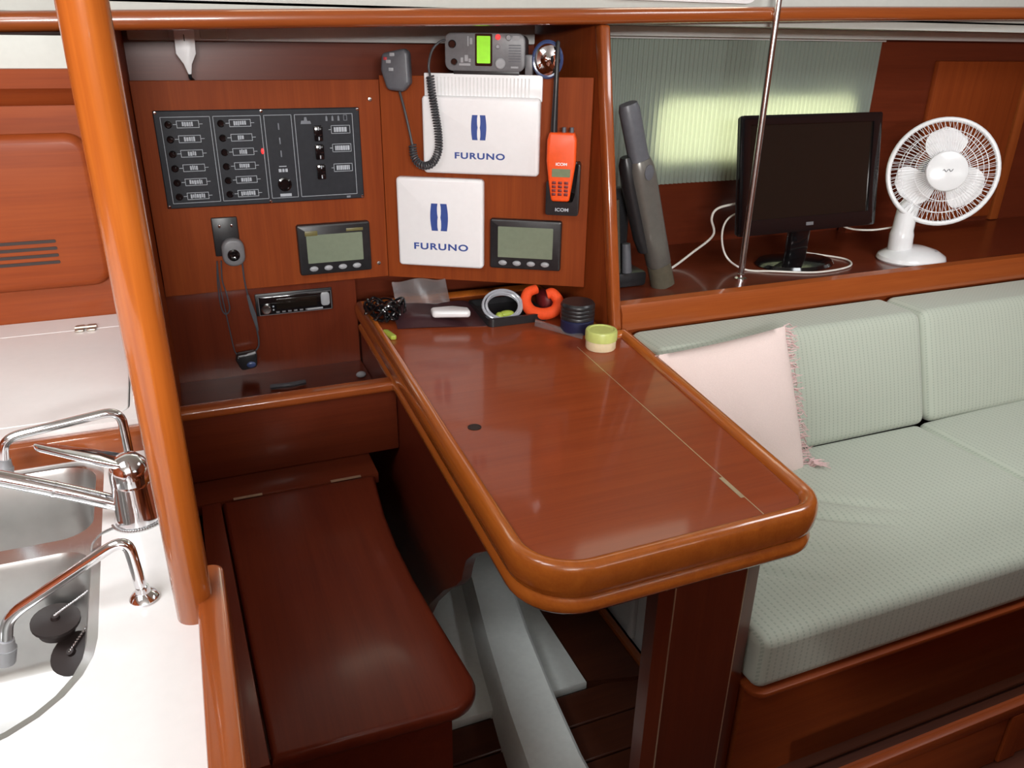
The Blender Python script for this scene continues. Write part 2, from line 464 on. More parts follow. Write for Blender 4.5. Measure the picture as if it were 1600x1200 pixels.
# portlights of the opposite side, behind the photographer
for n, (x0, x1) in ((4, (-0.85, 0.35)), (5, (1.25, 2.45))):
    single('window_%d' % n, MB().prism(rr(x0, x1, 1.57, 1.89, 0.05), -1.9, -1.86, 'xz', holes=[rr(x0 + 0.03, x1 - 0.03, 1.60, 1.86, 0.04)]), 'white_gloss', structure=True)
# window behind the curtain
w = single('window_3', MB().prism(rr(1.34, 2.15, 1.02, 1.245, 0.055), 2.17, 2.222, 'xz', holes=[rr(1.36, 2.13, 1.04, 1.225, 0.045)]), 'white_liner', structure=True)
part('pane', MB().prism(rr(1.359, 2.131, 1.039, 1.226, 0.045), 2.182, 2.187, 'xz'), 'daylight_pane', w)

# ---- grab rail along the cabin side
def rail_profile():
    out = []
    for k in range(24):
        a = 2 * PI * k / 24
        c, s = math.cos(a), math.sin(a)
        out.append((0.026 * math.copysign(abs(c) ** 0.7, c), 0.0185 * math.copysign(abs(s) ** 0.7, s)))
    return out
def rail_mesh():
    mb = MB(); b = bmesh.new(); prof = rail_profile(); rings = []
    pts = [(-1.2, 1.84, 1.385), (-0.5, 1.832, 1.398), (-0.06, 1.83, 1.412), (0.5, 1.83, 1.428), (1.0, 1.83, 1.441), (1.7, 1.83, 1.461), (2.4, 1.83, 1.477), (3.4, 1.83, 1.495)]
    for (x, yy, z) in pts: rings.append([b.verts.new((x, yy + p, z + q)) for p, q in prof])
    for A, B in zip(rings, rings[1:]):
        for k in range(24): b.faces.new((A[k], A[(k + 1) % 24], B[(k + 1) % 24], B[k]))
    b.faces.new(rings[0]); b.faces.new(rings[-1]); bmesh.ops.recalc_face_normals(b, faces=b.faces)
    return mb._add(b)
single('grab_rail', rail_mesh(), 'solid_wood_x', 'long varnished wooden grab rail running along the top of the cabin side', 'rail')

# ---- bulkhead between chart table and saloon
bh = thing('bulkhead', 'varnished mahogany bulkhead between the chart table and the green sofa', 'bulkhead', (0.978, 1.95, 0.0))
part('board', MB().prism([(1.67, 0), (2.22, 0), (2.22, 1.425), (1.84, 1.425), (1.682, 0.72)], 0.968, 0.991, 'yz'), 'mahogany', bh)
e = MB().prism([(1.655, 0.702), (1.69, 0.702), (1.850, 1.422), (1.815, 1.422)], 0.966, 0.993, 'yz', bev=0.007, seg=3, bev_all=True)
part('edge_trim', e, 'solid_wood_z', bh)

# ---- divider between galley and chart table
dv = MB().prism([(0.845, 0.0), (2.22, 0), (2.22, 1.40), (1.82, 1.40), (1.63, 1.39), (1.61, 1.08), (1.27, 0.98), (1.2, 0.86), (0.845, 0.84)], -0.112, -0.086, 'yz')  # rear part raised to keep light off the lower board and bench
single('wall_divider', dv, 'mahogany', structure=True)

# ---- panelling behind the chart table
single('wall_recess', MB().box(-0.086, 0.965, 2.205, 2.218, 0.7, 1.40), 'dark_mahogany', structure=True)
low = single('wall_lower_panel', MB().box(-0.086, 0.40, 2.112, 2.13, 0.50, 0.80), 'dark_shaded_mahogany_z', structure=True)
ANG = math.radians(-30.46)
CORN = Vector((0.493, 2.1, 0.0))
def RPm(u, z): return Matrix.Translation(CORN + Vector((0.862 * u, -0.507 * u, z))) @ Matrix.Rotation(ANG, 4, 'Z')
lp = thing('instrument_console', 'upright mahogany board carrying the black breaker panel and left display', 'panel', (0.2, 2.1, 0.775))
part('board', MB().prism([(-0.084, 0.775), (0.4925, 0.775), (0.4925, 1.288), (-0.084, 1.288)], 2.1, 2.113, 'xz', bev=0.001, seg=1), 'mahogany', lp)
sm = MB().lathe([(0.0, 0), (0.006, 0), (0.005, 0.002), (0, 0.003)], 12, Matrix.Translation((0.467, 2.1, 1.241)) @ Matrix.Rotation(PI / 2, 4, 'X'))
sc = part('screw', sm, 'steel', lp)
sm = MB().lathe([(0.0, 0), (0.006, 0), (0.005, 0.002), (0, 0.003)], 12, Matrix.Translation((0.467, 2.1, 0.815)) @ Matrix.Rotation(PI / 2, 4, 'X'))
part('screw', sm, 'steel', lp)
rp = thing('instrument_console', 'angled mahogany board beside the bulkhead carrying the white covers and orange radio', 'panel', CORN + Vector((0.862 * 0.27, -0.507 * 0.27, 0.774)), ANG)
part('board', MB().prism([(-0.27, 0), (0.275, 0), (0.272, 0.530), (-0.27, 0.524)], 0.0, 0.014, 'xz', bev=0.001, seg=1), 'mahogany', rp, local=True)

# ================================================================== GALLEY
ct = thing('galley_counter', 'white laminate galley counter around the steel sink at the left', 'counter', (-0.5, 0.7, 0.0))
CX1 = -0.046
outline = [(-1.1, 0.15), (CX1, 0.15), (CX1, 0.735), (-0.060, 0.80), (-0.088, 1.105), (-1.1, 1.105)]
sinkhole = round_poly([(-0.60, 0.585, 0.08), (-0.135, 0.585, 0.11), (-0.155, 1.128 - 0.035, 0.05), (-0.60, 1.128 - 0.035, 0.05)])
part('worktop', MB().prism(outline, 0.83, 0.86, holes=[sinkhole]), 'white_laminate', ct)
part('cabinet', MB().prism([(-1.1, 0.15), (-0.75, 0.15), (-0.75, 1.08), (-1.1, 1.08)], 0.0, 0.829), 'mahogany', ct)
part('side_panel', MB().prism([(0.15, 0), (1.6, 0), (0.84, 0), (0.84, 0.80), (0.15, 0.80)], -0.08, -0.028, 'yz'), 'mahogany', ct)
part('riser', MB().box(-1.1, -0.088, 1.085, 1.108, 0.858, 0.893, 0.004), 'solid_wood_x', ct)
# edge fiddle with a rounded end at the post
tr = MB().prism(rr(-0.047, -0.019, 0.10, 0.748, [0.004, 0.004, 0.0135, 0.0135]), 0.80, 0.884, bev=0.010, seg=3)
part('edge_trim', tr, 'solid_wood_y', ct, label='varnished wooden edge trim with a rounded end')

lid = thing('counter_locker', 'white hinged locker lid on the counter behind the taps', 'lid', (-0.5, 1.35, 0.86))
outl = [(-1.1, 1.108), (-0.088, 1.108), (-0.113, 1.6), (-1.1, 1.6)]
lhole = round_poly([(-1.0, 1.135, 0.02), (-0.118, 1.135, 0.02), (-0.126, 1.527, 0.004), (-1.0, 1.527, 0.004)])
part('frame', MB().prism(outl, 0.86, 0.9, holes=[lhole]), 'white_laminate', lid)
part('lid', MB().prism(inset(lhole, 0.0025), 0.865, 0.9, bev=0.001, seg=1), 'white_laminate', lid)
part('gap', MB().prism(inset(lhole, -0.004), 0.861, 0.866), 'seam_dark', lid)
hg = MB()
for dx in (-0.014, 0.005):
    hg.box(-0.201 + dx - 0.004, -0.201 + dx + 0.011, 1.512, 1.543, 0.9, 0.904, 0.0015)
hg.cyl((-0.219, 1.527, 0.904), (-0.184, 1.527, 0.904), 0.003, seg=8)
part('hinge', hg, 'bronze_hinge', lid, label='bronze hinge')

# galley locker
gl = thing('galley_locker', 'mahogany locker with a raised door and slotted vent at far left', 'locker', (-0.5, 1.62, 0.9))
vents = []
part('face', MB().box(-1.1, -0.113, 1.605, 1.63, 0.895, 1.335), 'mahogany_x', gl)
part('crown_molding', MB().prism([(1.607, 1.30), (1.607, 1.275), (1.597, 1.28), (1.588, 1.296), (1.575, 1.305), (1.572, 1.335), (1.63, 1.335), (1.63, 1.275)], -1.1, -0.113, 'yz'), 'mahogany_x', gl)
door = part('door', MB().prism(rr(-0.75, -0.145, 0.963, 1.233, 0.035), 1.575, 1.606, 'xz', bev=0.022, seg=4), 'mahogany_x', gl)
for k in range(4):
    z = 1.012 + 0.0125 * k
    part('vent_slot', MB().prism(rr(-0.55, -0.225, z, z + 0.0055, 0.0025, 3), 1.5735, 1.576, 'xz'), 'seam_dark', door)
single('trim_3', MB().box(-1.1, -0.113, 1.60, 1.63, 1.335, 1.385), 'headliner', structure=True)  # white strip in headliner grey, its shade put into the colour

# ---- sink
sk = thing('sink', 'stainless steel double sink let into the white counter', 'sink', (-0.37, 0.86, 0.70))
b1 = round_poly([(-0.59, 0.60, 0.07), (-0.147, 0.60, 0.10), (-0.157, 0.872, 0.035), (-0.59, 0.872, 0.035)])
b2 = round_poly([(-0.59, 0.900, 0.035), (-0.158, 0.900, 0.035), (-0.165, 1.082, 0.045), (-0.59, 1.082, 0.045)])
part('rim', MB().prism(inset(sinkhole, -0.0), 0.846, 0.8535, holes=[b1, b2]), 'steel', sk)
def bowl(ol, depth):
    b = bmesh.new(); rings = []
    for (d, z) in ((0, 0.8535), (0.003, 0.846), (0.006, 0.80), (0.014, 0.85 - depth + 0.022), (0.024, 0.85 - depth + 0.006), (0.042, 0.85 - depth)):
        rings.append([b.verts.new((p[0], p[1], z)) for p in inset(ol, d)])
    for A, B in zip(rings, rings[1:]):
        n = len(A)
        for k in range(n): b.faces.new((A[k], A[(k + 1) % n], B[(k + 1) % n], B[k]))
    b.faces.new(rings[-1]); bmesh.ops.recalc_face_normals(b, faces=b.faces)
    for f in b.faces: f.normal_flip()
    m = MB(); m._add(b); return m
part('bowl', bowl(b1, 0.15), 'steel_bowl', sk, smooth=60)
part('bowl', bowl(b2, 0.15), 'steel_bowl', sk, smooth=60)
part('drain', MB().lathe([(0, 0.004), (0.022, 0.004), (0.03, 0.002), (0.032, 0)], 24, Matrix.Translation((-0.33, 0.74, 0.7005))), 'chrome', sk)

def stopper(name, lab, top, cx, cy, zb, tilt):
    t = thing(name, lab, 'sink plug', (cx, cy, zb), 0, 'sink plugs on chains')
    M = Matrix.Translation((cx, cy, zb + 0.012)) @ Matrix.Rotation(tilt[0], 4, 'X') @ Matrix.Rotation(tilt[1], 4, 'Y')
    part('plug', MB().lathe([(0, -0.010), (0.019, -0.010), (0.021, 0.001), (0.025, 0.003), (0.025, 0.007), (0.005, 0.009), (0.004, 0.013), (0, 0.013)], 24, M), 'rubber', t)
    mb = MB(); P = smooth_path([top, (top[0], top[1] - 0.003, (top[2] + zb) / 2), M @ Vector((0, 0, 0.013))], 22)
    for p in P: mb.ball(p, 0.0016, u=6, v=4)
    part('chain', mb, 'chrome', t)
stopper('sink_plug', 'black rubber plug hanging higher against the sink wall on a bead chain', (-0.163, 0.866, 0.845), -0.203, 0.834, 0.775, (0.15, 0.1))
stopper('sink_plug', 'black rubber plug hanging lower and tilted at the sink corner', (-0.157, 0.850, 0.848), -0.187, 0.812, 0.744, (0.45, -0.3))

# ---- mixer tap
mx = thing('mixer_tap', 'chrome single lever mixer tap with a thick spout over the sink', 'tap', (-0.107, 0.905, 0.86))
T = Matrix.Translation((-0.107, 0.905, 0.86))
part('body', MB().lathe([(0, 0), (0.0265, 0), (0.027, 0.004), (0.0245, 0.010), (0.0225, 0.05), (0.022, 0.052), (0.0215, 0.054)], 32, T), 'chrome', mx)
part('cap', MB().lathe([(0.0225, 0.054), (0.0225, 0.06), (0.022, 0.068), (0.019, 0.078), (0.012, 0.086), (0, 0.089)], 32, T), 'chrome', mx)
lv = MB().prism(round_poly([(-0.106, 0.889, 0.004), (-0.106, 0.923, 0.004), (-0.135, 0.922, 0.01), (-0.196, 0.914, 0.006), (-0.196, 0.903, 0.006), (-0.135, 0.892, 0.01)], 4), 0, 0.008, bev=0.003)
b = lv.bm
for v in b.verts:
    v.co.z += 0.932 + max(0, -0.106 - v.co.x) * 0.42
part('lever', lv, 'chrome', mx)
sp = smooth_path([(-0.125, 0.905, 0.885), (-0.17, 0.908, 0.908), (-0.25, 0.914, 0.945), (-0.34, 0.92, 0.985), (-0.42, 0.93, 1.0)], 6)
so = part('spout', MB().tube(sp, 0.0095, 16), 'chrome', mx)
part('ring', MB().cyl((-0.186, 0.909, 0.9155), (-0.1885, 0.909, 0.9167), 0.0102, seg=16), 'steel', so)
bc = MB()
for k in range(26):
    a = -0.3 - 2.6 * k / 25
    bc.ball((-0.107 + 0.0295 * math.cos(a), 0.905 + 0.0295 * math.sin(a), 0.8615), 0.0016, u=6, v=4)
for p in smooth_path([(-0.134, 0.893, 0.8615), (-0.147, 0.885, 0.8612), (-0.156, 0.872, 0.858), (-0.158, 0.865, 0.853)], 6): bc.ball(p, 0.0016, u=6, v=4)
part('bead_chain', bc, 'steel', mx)

def pump_tap(label, base, knee, end, out, r):
    t = thing('pump_tap', label, 'tap', base, 0, 'swan neck pump taps')
    B = Vector(base)
    part('flange', MB().lathe([(0, 0), (0.0135, 0), (0.0145, 0.003), (0.012, 0.007), (0.0075, 0.010), (0.0065, 0.016), (0, 0.016)], 28, Matrix.Translation(B)), 'chrome', t)
    k = Vector(knee); en = Vector(end); ou = Vector(out)
    d1 = (k - B).normalized(); d2 = (en - k).normalized(); d3 = (ou - en).normalized()
    P = [B + d1 * 0.012, k - d1 * 0.02]
    for i in range(1, 8):
        u = i / 8; P.append((k - d1 * 0.02) * (1 - u) ** 2 + k * 2 * u * (1 - u) + (k + d2 * 0.022) * u * u)
    P += [k + d2 * 0.022, en - d2 * 0.02]
    for i in range(1, 7):
        u = i / 7; P.append((en - d2 * 0.02) * (1 - u) ** 2 + en * 2 * u * (1 - u) + (en + d3 * 0.015) * u * u)
    P += [en + d3 * 0.015, ou]
    part('neck', MB().tube(P, r, 14), 'chrome', t)
    nz = MB().cyl(ou - d3 * 0.004, ou + d3 * 0.006, r * 1.25, r * 1.5, 16); nz.cyl(ou + d3 * 0.006, ou + d3 * 0.024, r * 1.7, r * 1.55, 16)
    part('nozzle', nz, 'grey_light', t)
pump_tap('slim chrome swan neck tap on the near edge of the sink', (-0.0985, 0.744, 0.86), (-0.1035, 0.748, 0.936), (-0.222, 0.752, 0.868), (-0.229, 0.752, 0.838), 0.0058)
pump_tap('slim chrome swan neck tap behind the thick mixer tap', (-0.1165, 1.02, 0.86), (-0.1165, 1.02, 0.955), (-0.246, 1.005, 0.945), (-0.250, 1.0, 0.915), 0.0058)

# ---- varnished grab post
gp = thing('grab_post', 'tall orange varnished round wooden post standing at the galley counter edge', 'post', (-0.052, 0.71, 0.80))
part('post', MB().lathe([(0, 0), (0.017, 0), (0.018, 0.003), (0.018, 1.18)], 32, Matrix.Translation((-0.0500, 0.702, 0.80))), 'pole_wood', gp)

# ================================================================== CHART SEAT
cseat = thing('chart_bench', 'dark mahogany chart bench with a hinged lid between galley and table', 'bench', (0.12, 1.25, 0.0))
ledge = [(-0.086, 1.585), (0.385, 1.585), (0.385, 1.69), (-0.086, 1.69)]
sbev = 0.008
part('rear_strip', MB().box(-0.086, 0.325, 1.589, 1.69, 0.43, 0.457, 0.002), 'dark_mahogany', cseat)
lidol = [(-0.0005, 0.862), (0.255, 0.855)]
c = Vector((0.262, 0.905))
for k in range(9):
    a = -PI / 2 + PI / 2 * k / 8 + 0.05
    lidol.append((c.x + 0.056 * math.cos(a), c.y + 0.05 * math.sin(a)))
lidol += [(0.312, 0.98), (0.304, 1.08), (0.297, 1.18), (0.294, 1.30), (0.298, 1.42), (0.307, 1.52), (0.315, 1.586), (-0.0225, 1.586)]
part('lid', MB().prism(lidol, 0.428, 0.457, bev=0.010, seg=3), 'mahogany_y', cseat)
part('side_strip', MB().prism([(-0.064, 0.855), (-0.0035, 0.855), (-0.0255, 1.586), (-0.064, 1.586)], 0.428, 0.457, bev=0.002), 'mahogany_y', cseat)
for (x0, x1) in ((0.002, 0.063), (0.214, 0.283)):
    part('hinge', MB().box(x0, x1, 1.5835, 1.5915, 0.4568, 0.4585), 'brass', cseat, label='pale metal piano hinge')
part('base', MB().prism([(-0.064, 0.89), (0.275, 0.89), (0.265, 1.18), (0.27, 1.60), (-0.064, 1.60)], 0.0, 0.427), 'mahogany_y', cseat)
br = thing('seat_backboard', 'mahogany board with a rounded top edge behind the chart seat', 'board', (0.16, 1.70, 0.457))
part('board', MB().box(-0.086, 0.40, 1.69, 1.712, 0.457, 0.63, 0.001), 'dark_mahogany', br)
part('cap_rail', MB().prism(rr(1.674, 1.716, 0.617, 0.643, 0.010), -0.086, 0.40, 'yz'), 'solid_wood_x', br)
part('shelf', MB().box(-0.086, 0.40, 1.714, 2.112, 0.515, 0.53), 'dark_mahogany', br)

it = MB().tube(smooth_path([(0.135, 1.99, 0.537), (0.18, 1.98, 0.540), (0.225, 1.99, 0.538)], 6), 0.007, 8)
single('pen', it, 'grey_plastic', 'slim grey torch lying on the dark shelf above the seat', 'torch')
it = MB().ball((0.375, 1.985, 0.539), 0.014, 0.010, 0.009)
single('clip', it, 'grey_light', 'small pale clip at the end of the shelf beside the table', 'clip')

# ================================================================== CHART TABLE
tb = thing('chart_table', 'glossy mahogany chart table with a raised rounded rim and hinged lid', 'table', (0.65, 1.3, 0.0))
TO = round_poly([(0.362, 0.795, 0.105), (0.902, 0.800, 0.075), (1.004, 1.652, 0), (0.954, 1.652, 0), (0.954, 2.10, 0), (0.394, 2.10, 0)], 10)
TI = inset(TO, 0.030)
part('top', MB().prism(inset(TO, 0.012), 0.675, 0.700), 'table_wood', tb)
# rim: moulded section swept round the outline
def rim(outl):
    prof = [(0.030, 0.690), (0.030, 0.7015), (0.026, 0.7075), (0.018, 0.713), (0.010, 0.7135), (0.004, 0.709), (0.0, 0.700), (-0.001, 0.686), (0.001, 0.668), (0.006, 0.655), (0.0105, 0.651), (0.0085, 0.647), (0.004, 0.641), (0.004, 0.630), (0.009, 0.622), (0.020, 0.617), (0.034, 0.617), (0.034, 0.676)]
    b = bmesh.new(); rings = []
    for (d, z) in prof: rings.append([b.verts.new((p[0], p[1], z)) for p in inset(outl, d)])
    n = len(rings[0])
    # open sweep from the bulkhead round the near end to the left panel; corners 3 and 4 lie against the bulkhead
    for i in range(len(rings)):
        A, B = rings[i], rings[(i + 1) % len(rings)]
        for k in range(n): b.faces.new((A[k], A[(k + 1) % n], B[(k + 1) % n], B[k]))
    bmesh.ops.recalc_face_normals(b, faces=b.faces)
    m = MB(); m._add(b); return m
part('rim', rim(TO), 'lit_rim_wood', tb, smooth=50)
part('lid_seam', MB().prism([(0.7865, 0.832), (0.7885, 0.832), (0.8365, 1.60), (0.8345, 1.60)], 0.6995, 0.7003), 'brass', tb)
part('hinge', MB().prism([(0.783, 0.886), (0.791, 0.886), (0.795, 0.953), (0.787, 0.953)], 0.6995, 0.7008), 'brass', tb, label='pale metal hinge strip')
part('finger_hole', MB().lathe([(0.0, 0.7004), (0.011, 0.7004), (0.012, 0.7012), (0.0135, 0.7008), (0.0135, 0.7)], 24, Matrix.Translation((0.455, 1.283, 0))), 'seam_dark', tb)
# left support bracket of the table, cut away for the knees
sb = [(2.09, 0.0), (2.09, 0.62), (1.02, 0.62), (1.06, 0.575), (1.14, 0.515), (1.185, 0.468), (1.20, 0.44), (1.215, 0.40), (1.25, 0.36), (1.34, 0.28), (1.45, 0.16), (1.52, 0.06), (1.53, 0.0)]
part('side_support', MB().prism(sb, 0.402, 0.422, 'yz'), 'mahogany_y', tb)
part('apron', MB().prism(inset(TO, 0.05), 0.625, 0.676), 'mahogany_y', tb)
# broad chamfered leg
leg = MB().prism([(0.661, 0.868), (0.806, 0.868), (0.848, 0.885), (0.848, 0.915), (0.638, 0.915), (0.638, 0.882)], 0.0, 0.626)
lg = part('leg', leg, 'dark_shaded_mahogany_z', tb, smooth=False)
for x in (0.661, 0.806):
    part('edge_highlight', MB().cyl((x, 0.868, 0.0), (x, 0.868, 0.625), 0.0013, seg=6), 'brass', lg)  # pale strip stands in for the highlight along each leg edge

# ---- white moulded liner under the table
ln = thing('floor_liner', 'pale grey moulded hull liner with a raised rib under the table', 'liner', (0.55, 1.45, 0.0))
part('base', MB().prism([(0.26, 1.222), (0.709, 1.222), (0.709, 2.1), (0.26, 2.1)], -0.01, 0.015, bev=0.004), 'liner_grey', ln)
rb = MB(); b = bmesh.new()
st = [((0.463, 0.86), (0.575, 0.86)), ((0.463, 1.0), (0.578, 1.0)), ((0.480, 1.15), (0.592, 1.15)), ((0.513, 1.37), (0.620, 1.37)), ((0.569, 1.68), (0.668, 1.66)), ((0.60, 1.85), (0.70, 1.83))]
rings = []
for (l, r) in st:
    rings.append([b.verts.new(p) for p in ((l[0] - 0.022, l[1], -0.01), (l[0] - 0.006, l[1], 0.068), (l[0] + 0.004, l[1], 0.08), (r[0] - 0.006, r[1], 0.08), (r[0] + 0.002, r[1], 0.072), (r[0] + 0.012, r[1], -0.01))])
for A, B in zip(rings, rings[1:]):
    for k in range(6): b.faces.new((A[k], A[(k + 1) % 6], B[(k + 1) % 6], B[k]))
b.faces.new(rings[0]); b.faces.new(rings[-1]); bmesh.ops.recalc_face_normals(b, faces=b.faces); rb._add(b)
part('rib', rb, 'liner_grey', ln)
part('side_moulding', MB().box(0.885, 0.90, 1.15, 1.80, 0.0, 0.27, 0.006), 'white_liner', ln)
part('side_moulding', MB().box(0.872, 0.886, 1.30, 1.325, 0.02, 0.27, 0.005), 'white_liner', ln)

# ================================================================== SOFA
SX0, SXM, SX1 = 0.855, 1.845, 2.75
sf = thing('sofa_base', 'dark mahogany sofa base with a thin orange lip under the green cushions', 'sofa base', (1.75, 1.1, 0.0))
part('front_panel', MB().box(SX0, 3.2, 0.875, 0.895, 0.0, 0.27), 'mahogany_x', sf)
part('lip', MB().prism(round_poly([(SX0 - 0.004, 0.842, 0.03), (3.2, 0.842, 0), (3.2, 1.5, 0), (SX0 - 0.004, 1.5, 0)]), 0.262, 0.274, bev=0.003), 'mahogany_x', sf)
part('side_panel', MB().box(SX0, SX0 + 0.018, 0.895, 1.15, 0.0, 0.262), 'mahogany_y', sf)
pl = thing('locker_step', 'reddish mahogany panelled locker front low at the right edge', 'locker', (1.6, 0.75, 0.0))
part('board', MB().box(0.97, 3.0, 0.724, 0.738, 0.0, 0.15), 'mahogany_x', pl)
part('top_rail', MB().box(0.96, 3.0, 0.712, 0.728, 0.132, 0.160, 0.003), 'mahogany_x', pl)
part('stile', MB().box(1.425, 1.475, 0.711, 0.728, 0.0, 0.1315, 0.003), 'mahogany', pl)
part('drawer_front', MB().box(0.985, 1.420, 0.716, 0.727, 0.0, 0.127, 0.003), 'mahogany_x', pl)
part('drawer_front', MB().box(1.48, 2.2, 0.716, 0.727, 0.0, 0.127, 0.003), 'mahogany_x', pl)

def cushion(x0, x1, y0, y1, z0, z1, r, cuts=18, shape=None):
    seed = 0
    rnd = random.Random(seed)
    b = bmesh.new(); bmesh.ops.create_cube(b, size=1)
    for v in b.verts:
        v.co = Vector(((x0 + x1) / 2 + v.co.x * (x1 - x0), (y0 + y1) / 2 + v.co.y * (y1 - y0), (z0 + z1) / 2 + v.co.z * (z1 - z0)))
    bmesh.ops.bevel(b, geom=b.edges[:], offset=r, segments=4, profile=0.5, affect='EDGES')
    bmesh.ops.subdivide_edges(b, edges=[e for e in b.edges if e.calc_length() > 0.06], cuts=cuts, use_grid_fill=True)
    for v in b.verts:
        u = (v.co.x - x0) / (x1 - x0); w = (v.co.y - y0) / (y1 - y0); t = (v.co.z - z0) / (z1 - z0)
        crown = math.sin(PI * min(1, max(0, u))) ** 0.6
        if shape: v.co = shape(v.co, u, w, t, crown)
    m = MB(); m._add(b); return m
WR = [((0.92, 1.20), (1.22, 0.98), 0.014, 0.011), ((1.02, 1.27), (1.40, 1.02), 0.015, 0.012), ((1.16, 1.28), (1.46, 1.06), 0.011, 0.014), ((0.90, 1.08), (1.10, 0.93), 0.011, 0.010)]
def seat_shape(co, u, w, t, cr):
    c = co.copy()
    if t > 0.5:
        c.z += 0.010 * cr * math.sin(PI * min(1, max(0, w))) ** 0.6
        for (a, b_, h, wd) in WR:
            A = Vector(a); B = Vector(b_); p = Vector((c.x, c.y)); d = B - A
            s = (p - A).dot(d) / d.length_squared
            if 0 < s < 1:
                off = (p - A - d * s).length
                c.z -= h * math.exp(-(off / wd) ** 2) * math.sin(PI * s)
    return c
GRP = 'sage green sofa cushions'
s1 = cushion(SX0, SXM - 0.002, 0.848, 1.42, 0.276, 0.400, 0.022, cuts=70, shape=seat_shape)
single('seat_cushion', s1, 'green_cloth', 'sage green sofa seat cushion nearest the table with creases', 'cushion', GRP, smooth=70)
s2 = cushion(SXM + 0.002, SX1, 0.848, 1.42, 0.276, 0.400, 0.022, shape=lambda c, u, w, t, cr: c + Vector((0, 0, 0.010 * cr if t > 0.5 else 0)))
single('seat_cushion', s2, 'green_cloth', 'sage green sofa seat cushion at the far right edge of the photo', 'cushion', GRP, smooth=70)
def back_shape(co, u, w, t, cr):
    c = co.copy()
    c.y += 0.105 * t * (1 - w)            # leans back, thinner at the top
    if w < 0.5: c.y -= 0.012 * cr * math.sin(PI * min(1, max(0, t)))
    return c
def back(x0, x1, rb):
    m = cushion(x0, x1, 1.40, 1.653, 0.392, 0.702, 0.03, shape=back_shape)
    return m
single('back_cushion', back(1.006, 1.868, 0), 'green_cloth', 'sage green sofa back cushion behind the pink pillow', 'cushion', GRP, smooth=70)
single('back_cushion', back(1.873, 2.75, 0), 'green_cloth', 'sage green sofa back cushion in the right corner under the fan', 'cushion', GRP, smooth=70)

# pink pillow
pw = thing('throw_pillow', 'pale pink square throw pillow with fringed sides leaning on the sofa back', 'pillow', (1.16, 1.37, 0.40))
PM = Matrix.Translation((1.166, 1.390, 0.550)) @ Matrix.Rotation(math.radians(-2), 4, 'Y') @ Matrix.Rotation(math.radians(-20), 4, 'X') @ Matrix.Rotation(math.radians(-2), 4, 'Y')
def pil(side):
    def f(u, v):
        a, c = 2 * u - 1, 2 * v - 1
        pin = 1 - 0.025 * (1 - a * a) * abs(c) ** 2; pin2 = 1 - 0.05 * (1 - c * c) * abs(a) ** 2
        th = 0.058 * (max(0, (1 - a * a) * (1 - c * c))) ** 0.42
        th += 0.003 * math.sin(9 * a + 3 * c) * (1 - a * a) * (1 - c * c)
        return PM @ Vector((0.190 * a * pin2, -side * th, 0.190 * c * pin))
    return f
pm_ = MB().grid(pil(1), 28, 28); pm_.grid(pil(-1), 28, 28)
bmesh.ops.remove_doubles(pm_.bm, verts=pm_.bm.verts, dist=0.0004); bmesh.ops.recalc_face_normals(pm_.bm, faces=pm_.bm.faces)
part('cover', pm_, 'pink_cloth', pw, smooth=80)
rnd = random.Random(9)
for side in (1, -1):
    fr = MB()
    for k in range(120 if side > 0 else 80):
        c = -1 + 2 * k / 119
        x = 0.190 * (1 - 0.05 * (1 - c * c)) * side
        ln_ = rnd.uniform(0.022, 0.036)
        p0 = Vector((x - 0.004 * side, rnd.uniform(-.004, .004), 0.190 * c)); p1 = p0 + Vector((side * ln_ * 0.6, rnd.uniform(-.008, .008), rnd.uniform(-.008, .004))); p2 = p0 + Vector((side * ln_, rnd.uniform(-.012, .012), rnd.uniform(-.02, .006)))
        fr.tube([PM @ p0, PM @ p1, PM @ p2], [0.0019, 0.0016, 0.0009], 4)
    if side > 0:
        for k in range(26):      # spread tuft lying on the seat at the lower corner
            p0 = PM @ Vector((0.186, 0.0, -0.186)); a = rnd.uniform(-0.9, 0.5); l_ = rnd.uniform(0.03, 0.055)
            p2 = p0 + Vector((l_ * math.cos(a), l_ * math.sin(a) - 0.01, -0.006))
            p2.z = max(p2.z, 0.416); pm2 = p0.lerp(p2, 0.5); pm2.z = max(pm2.z, 0.418)
            fr.tube([p0, pm2, p2], [0.0019, 0.0017, 0.001], 4)
    part('fringe', fr, 'pink_fringe', pw, label='dusky pink fringe')

# ================================================================== SHELF BEHIND THE SOFA
sh = thing('side_shelf', 'dark mahogany shelf with a raised front edge behind the sofa', 'shelf', (2.0, 1.9, 0.70))
part('board', MB().box(0.992, 3.4, 1.70, 2.22, 0.735, 0.755), 'dark_mahogany', sh)
part('fiddle', MB().prism([(1.655, 0.703), (1.66, 0.745), (1.672, 0.766), (1.690, 0.772), (1.706, 0.766), (1.708, 0.735), (1.70, 0.703)], 0.992, 3.4, 'yz'), 'solid_wood_x', sh)
part('backing', MB().box(0.992, 3.4, 1.672, 1.70, 0.40, 0.703), 'mahogany_x', sh)
# side panelling right of the curtain
sp_ = thing('side_panelling', 'mahogany panelling to the right of the curtain behind the fan', 'panel', (2.6, 2.17, 0.755))
part('board', MB().box(2.20, 3.4, 2.165, 2.20, 0.755, 1.398), 'dark_mahogany', sp_)
part('door', MB().box(2.46, 2.90, 2.145, 2.167, 0.775, 1.335, 0.006), 'mahogany', sp_)
part('stile', MB().box(2.915, 2.96, 2.148, 2.167, 0.757, 1.335, 0.004), 'solid_wood_z', sp_)

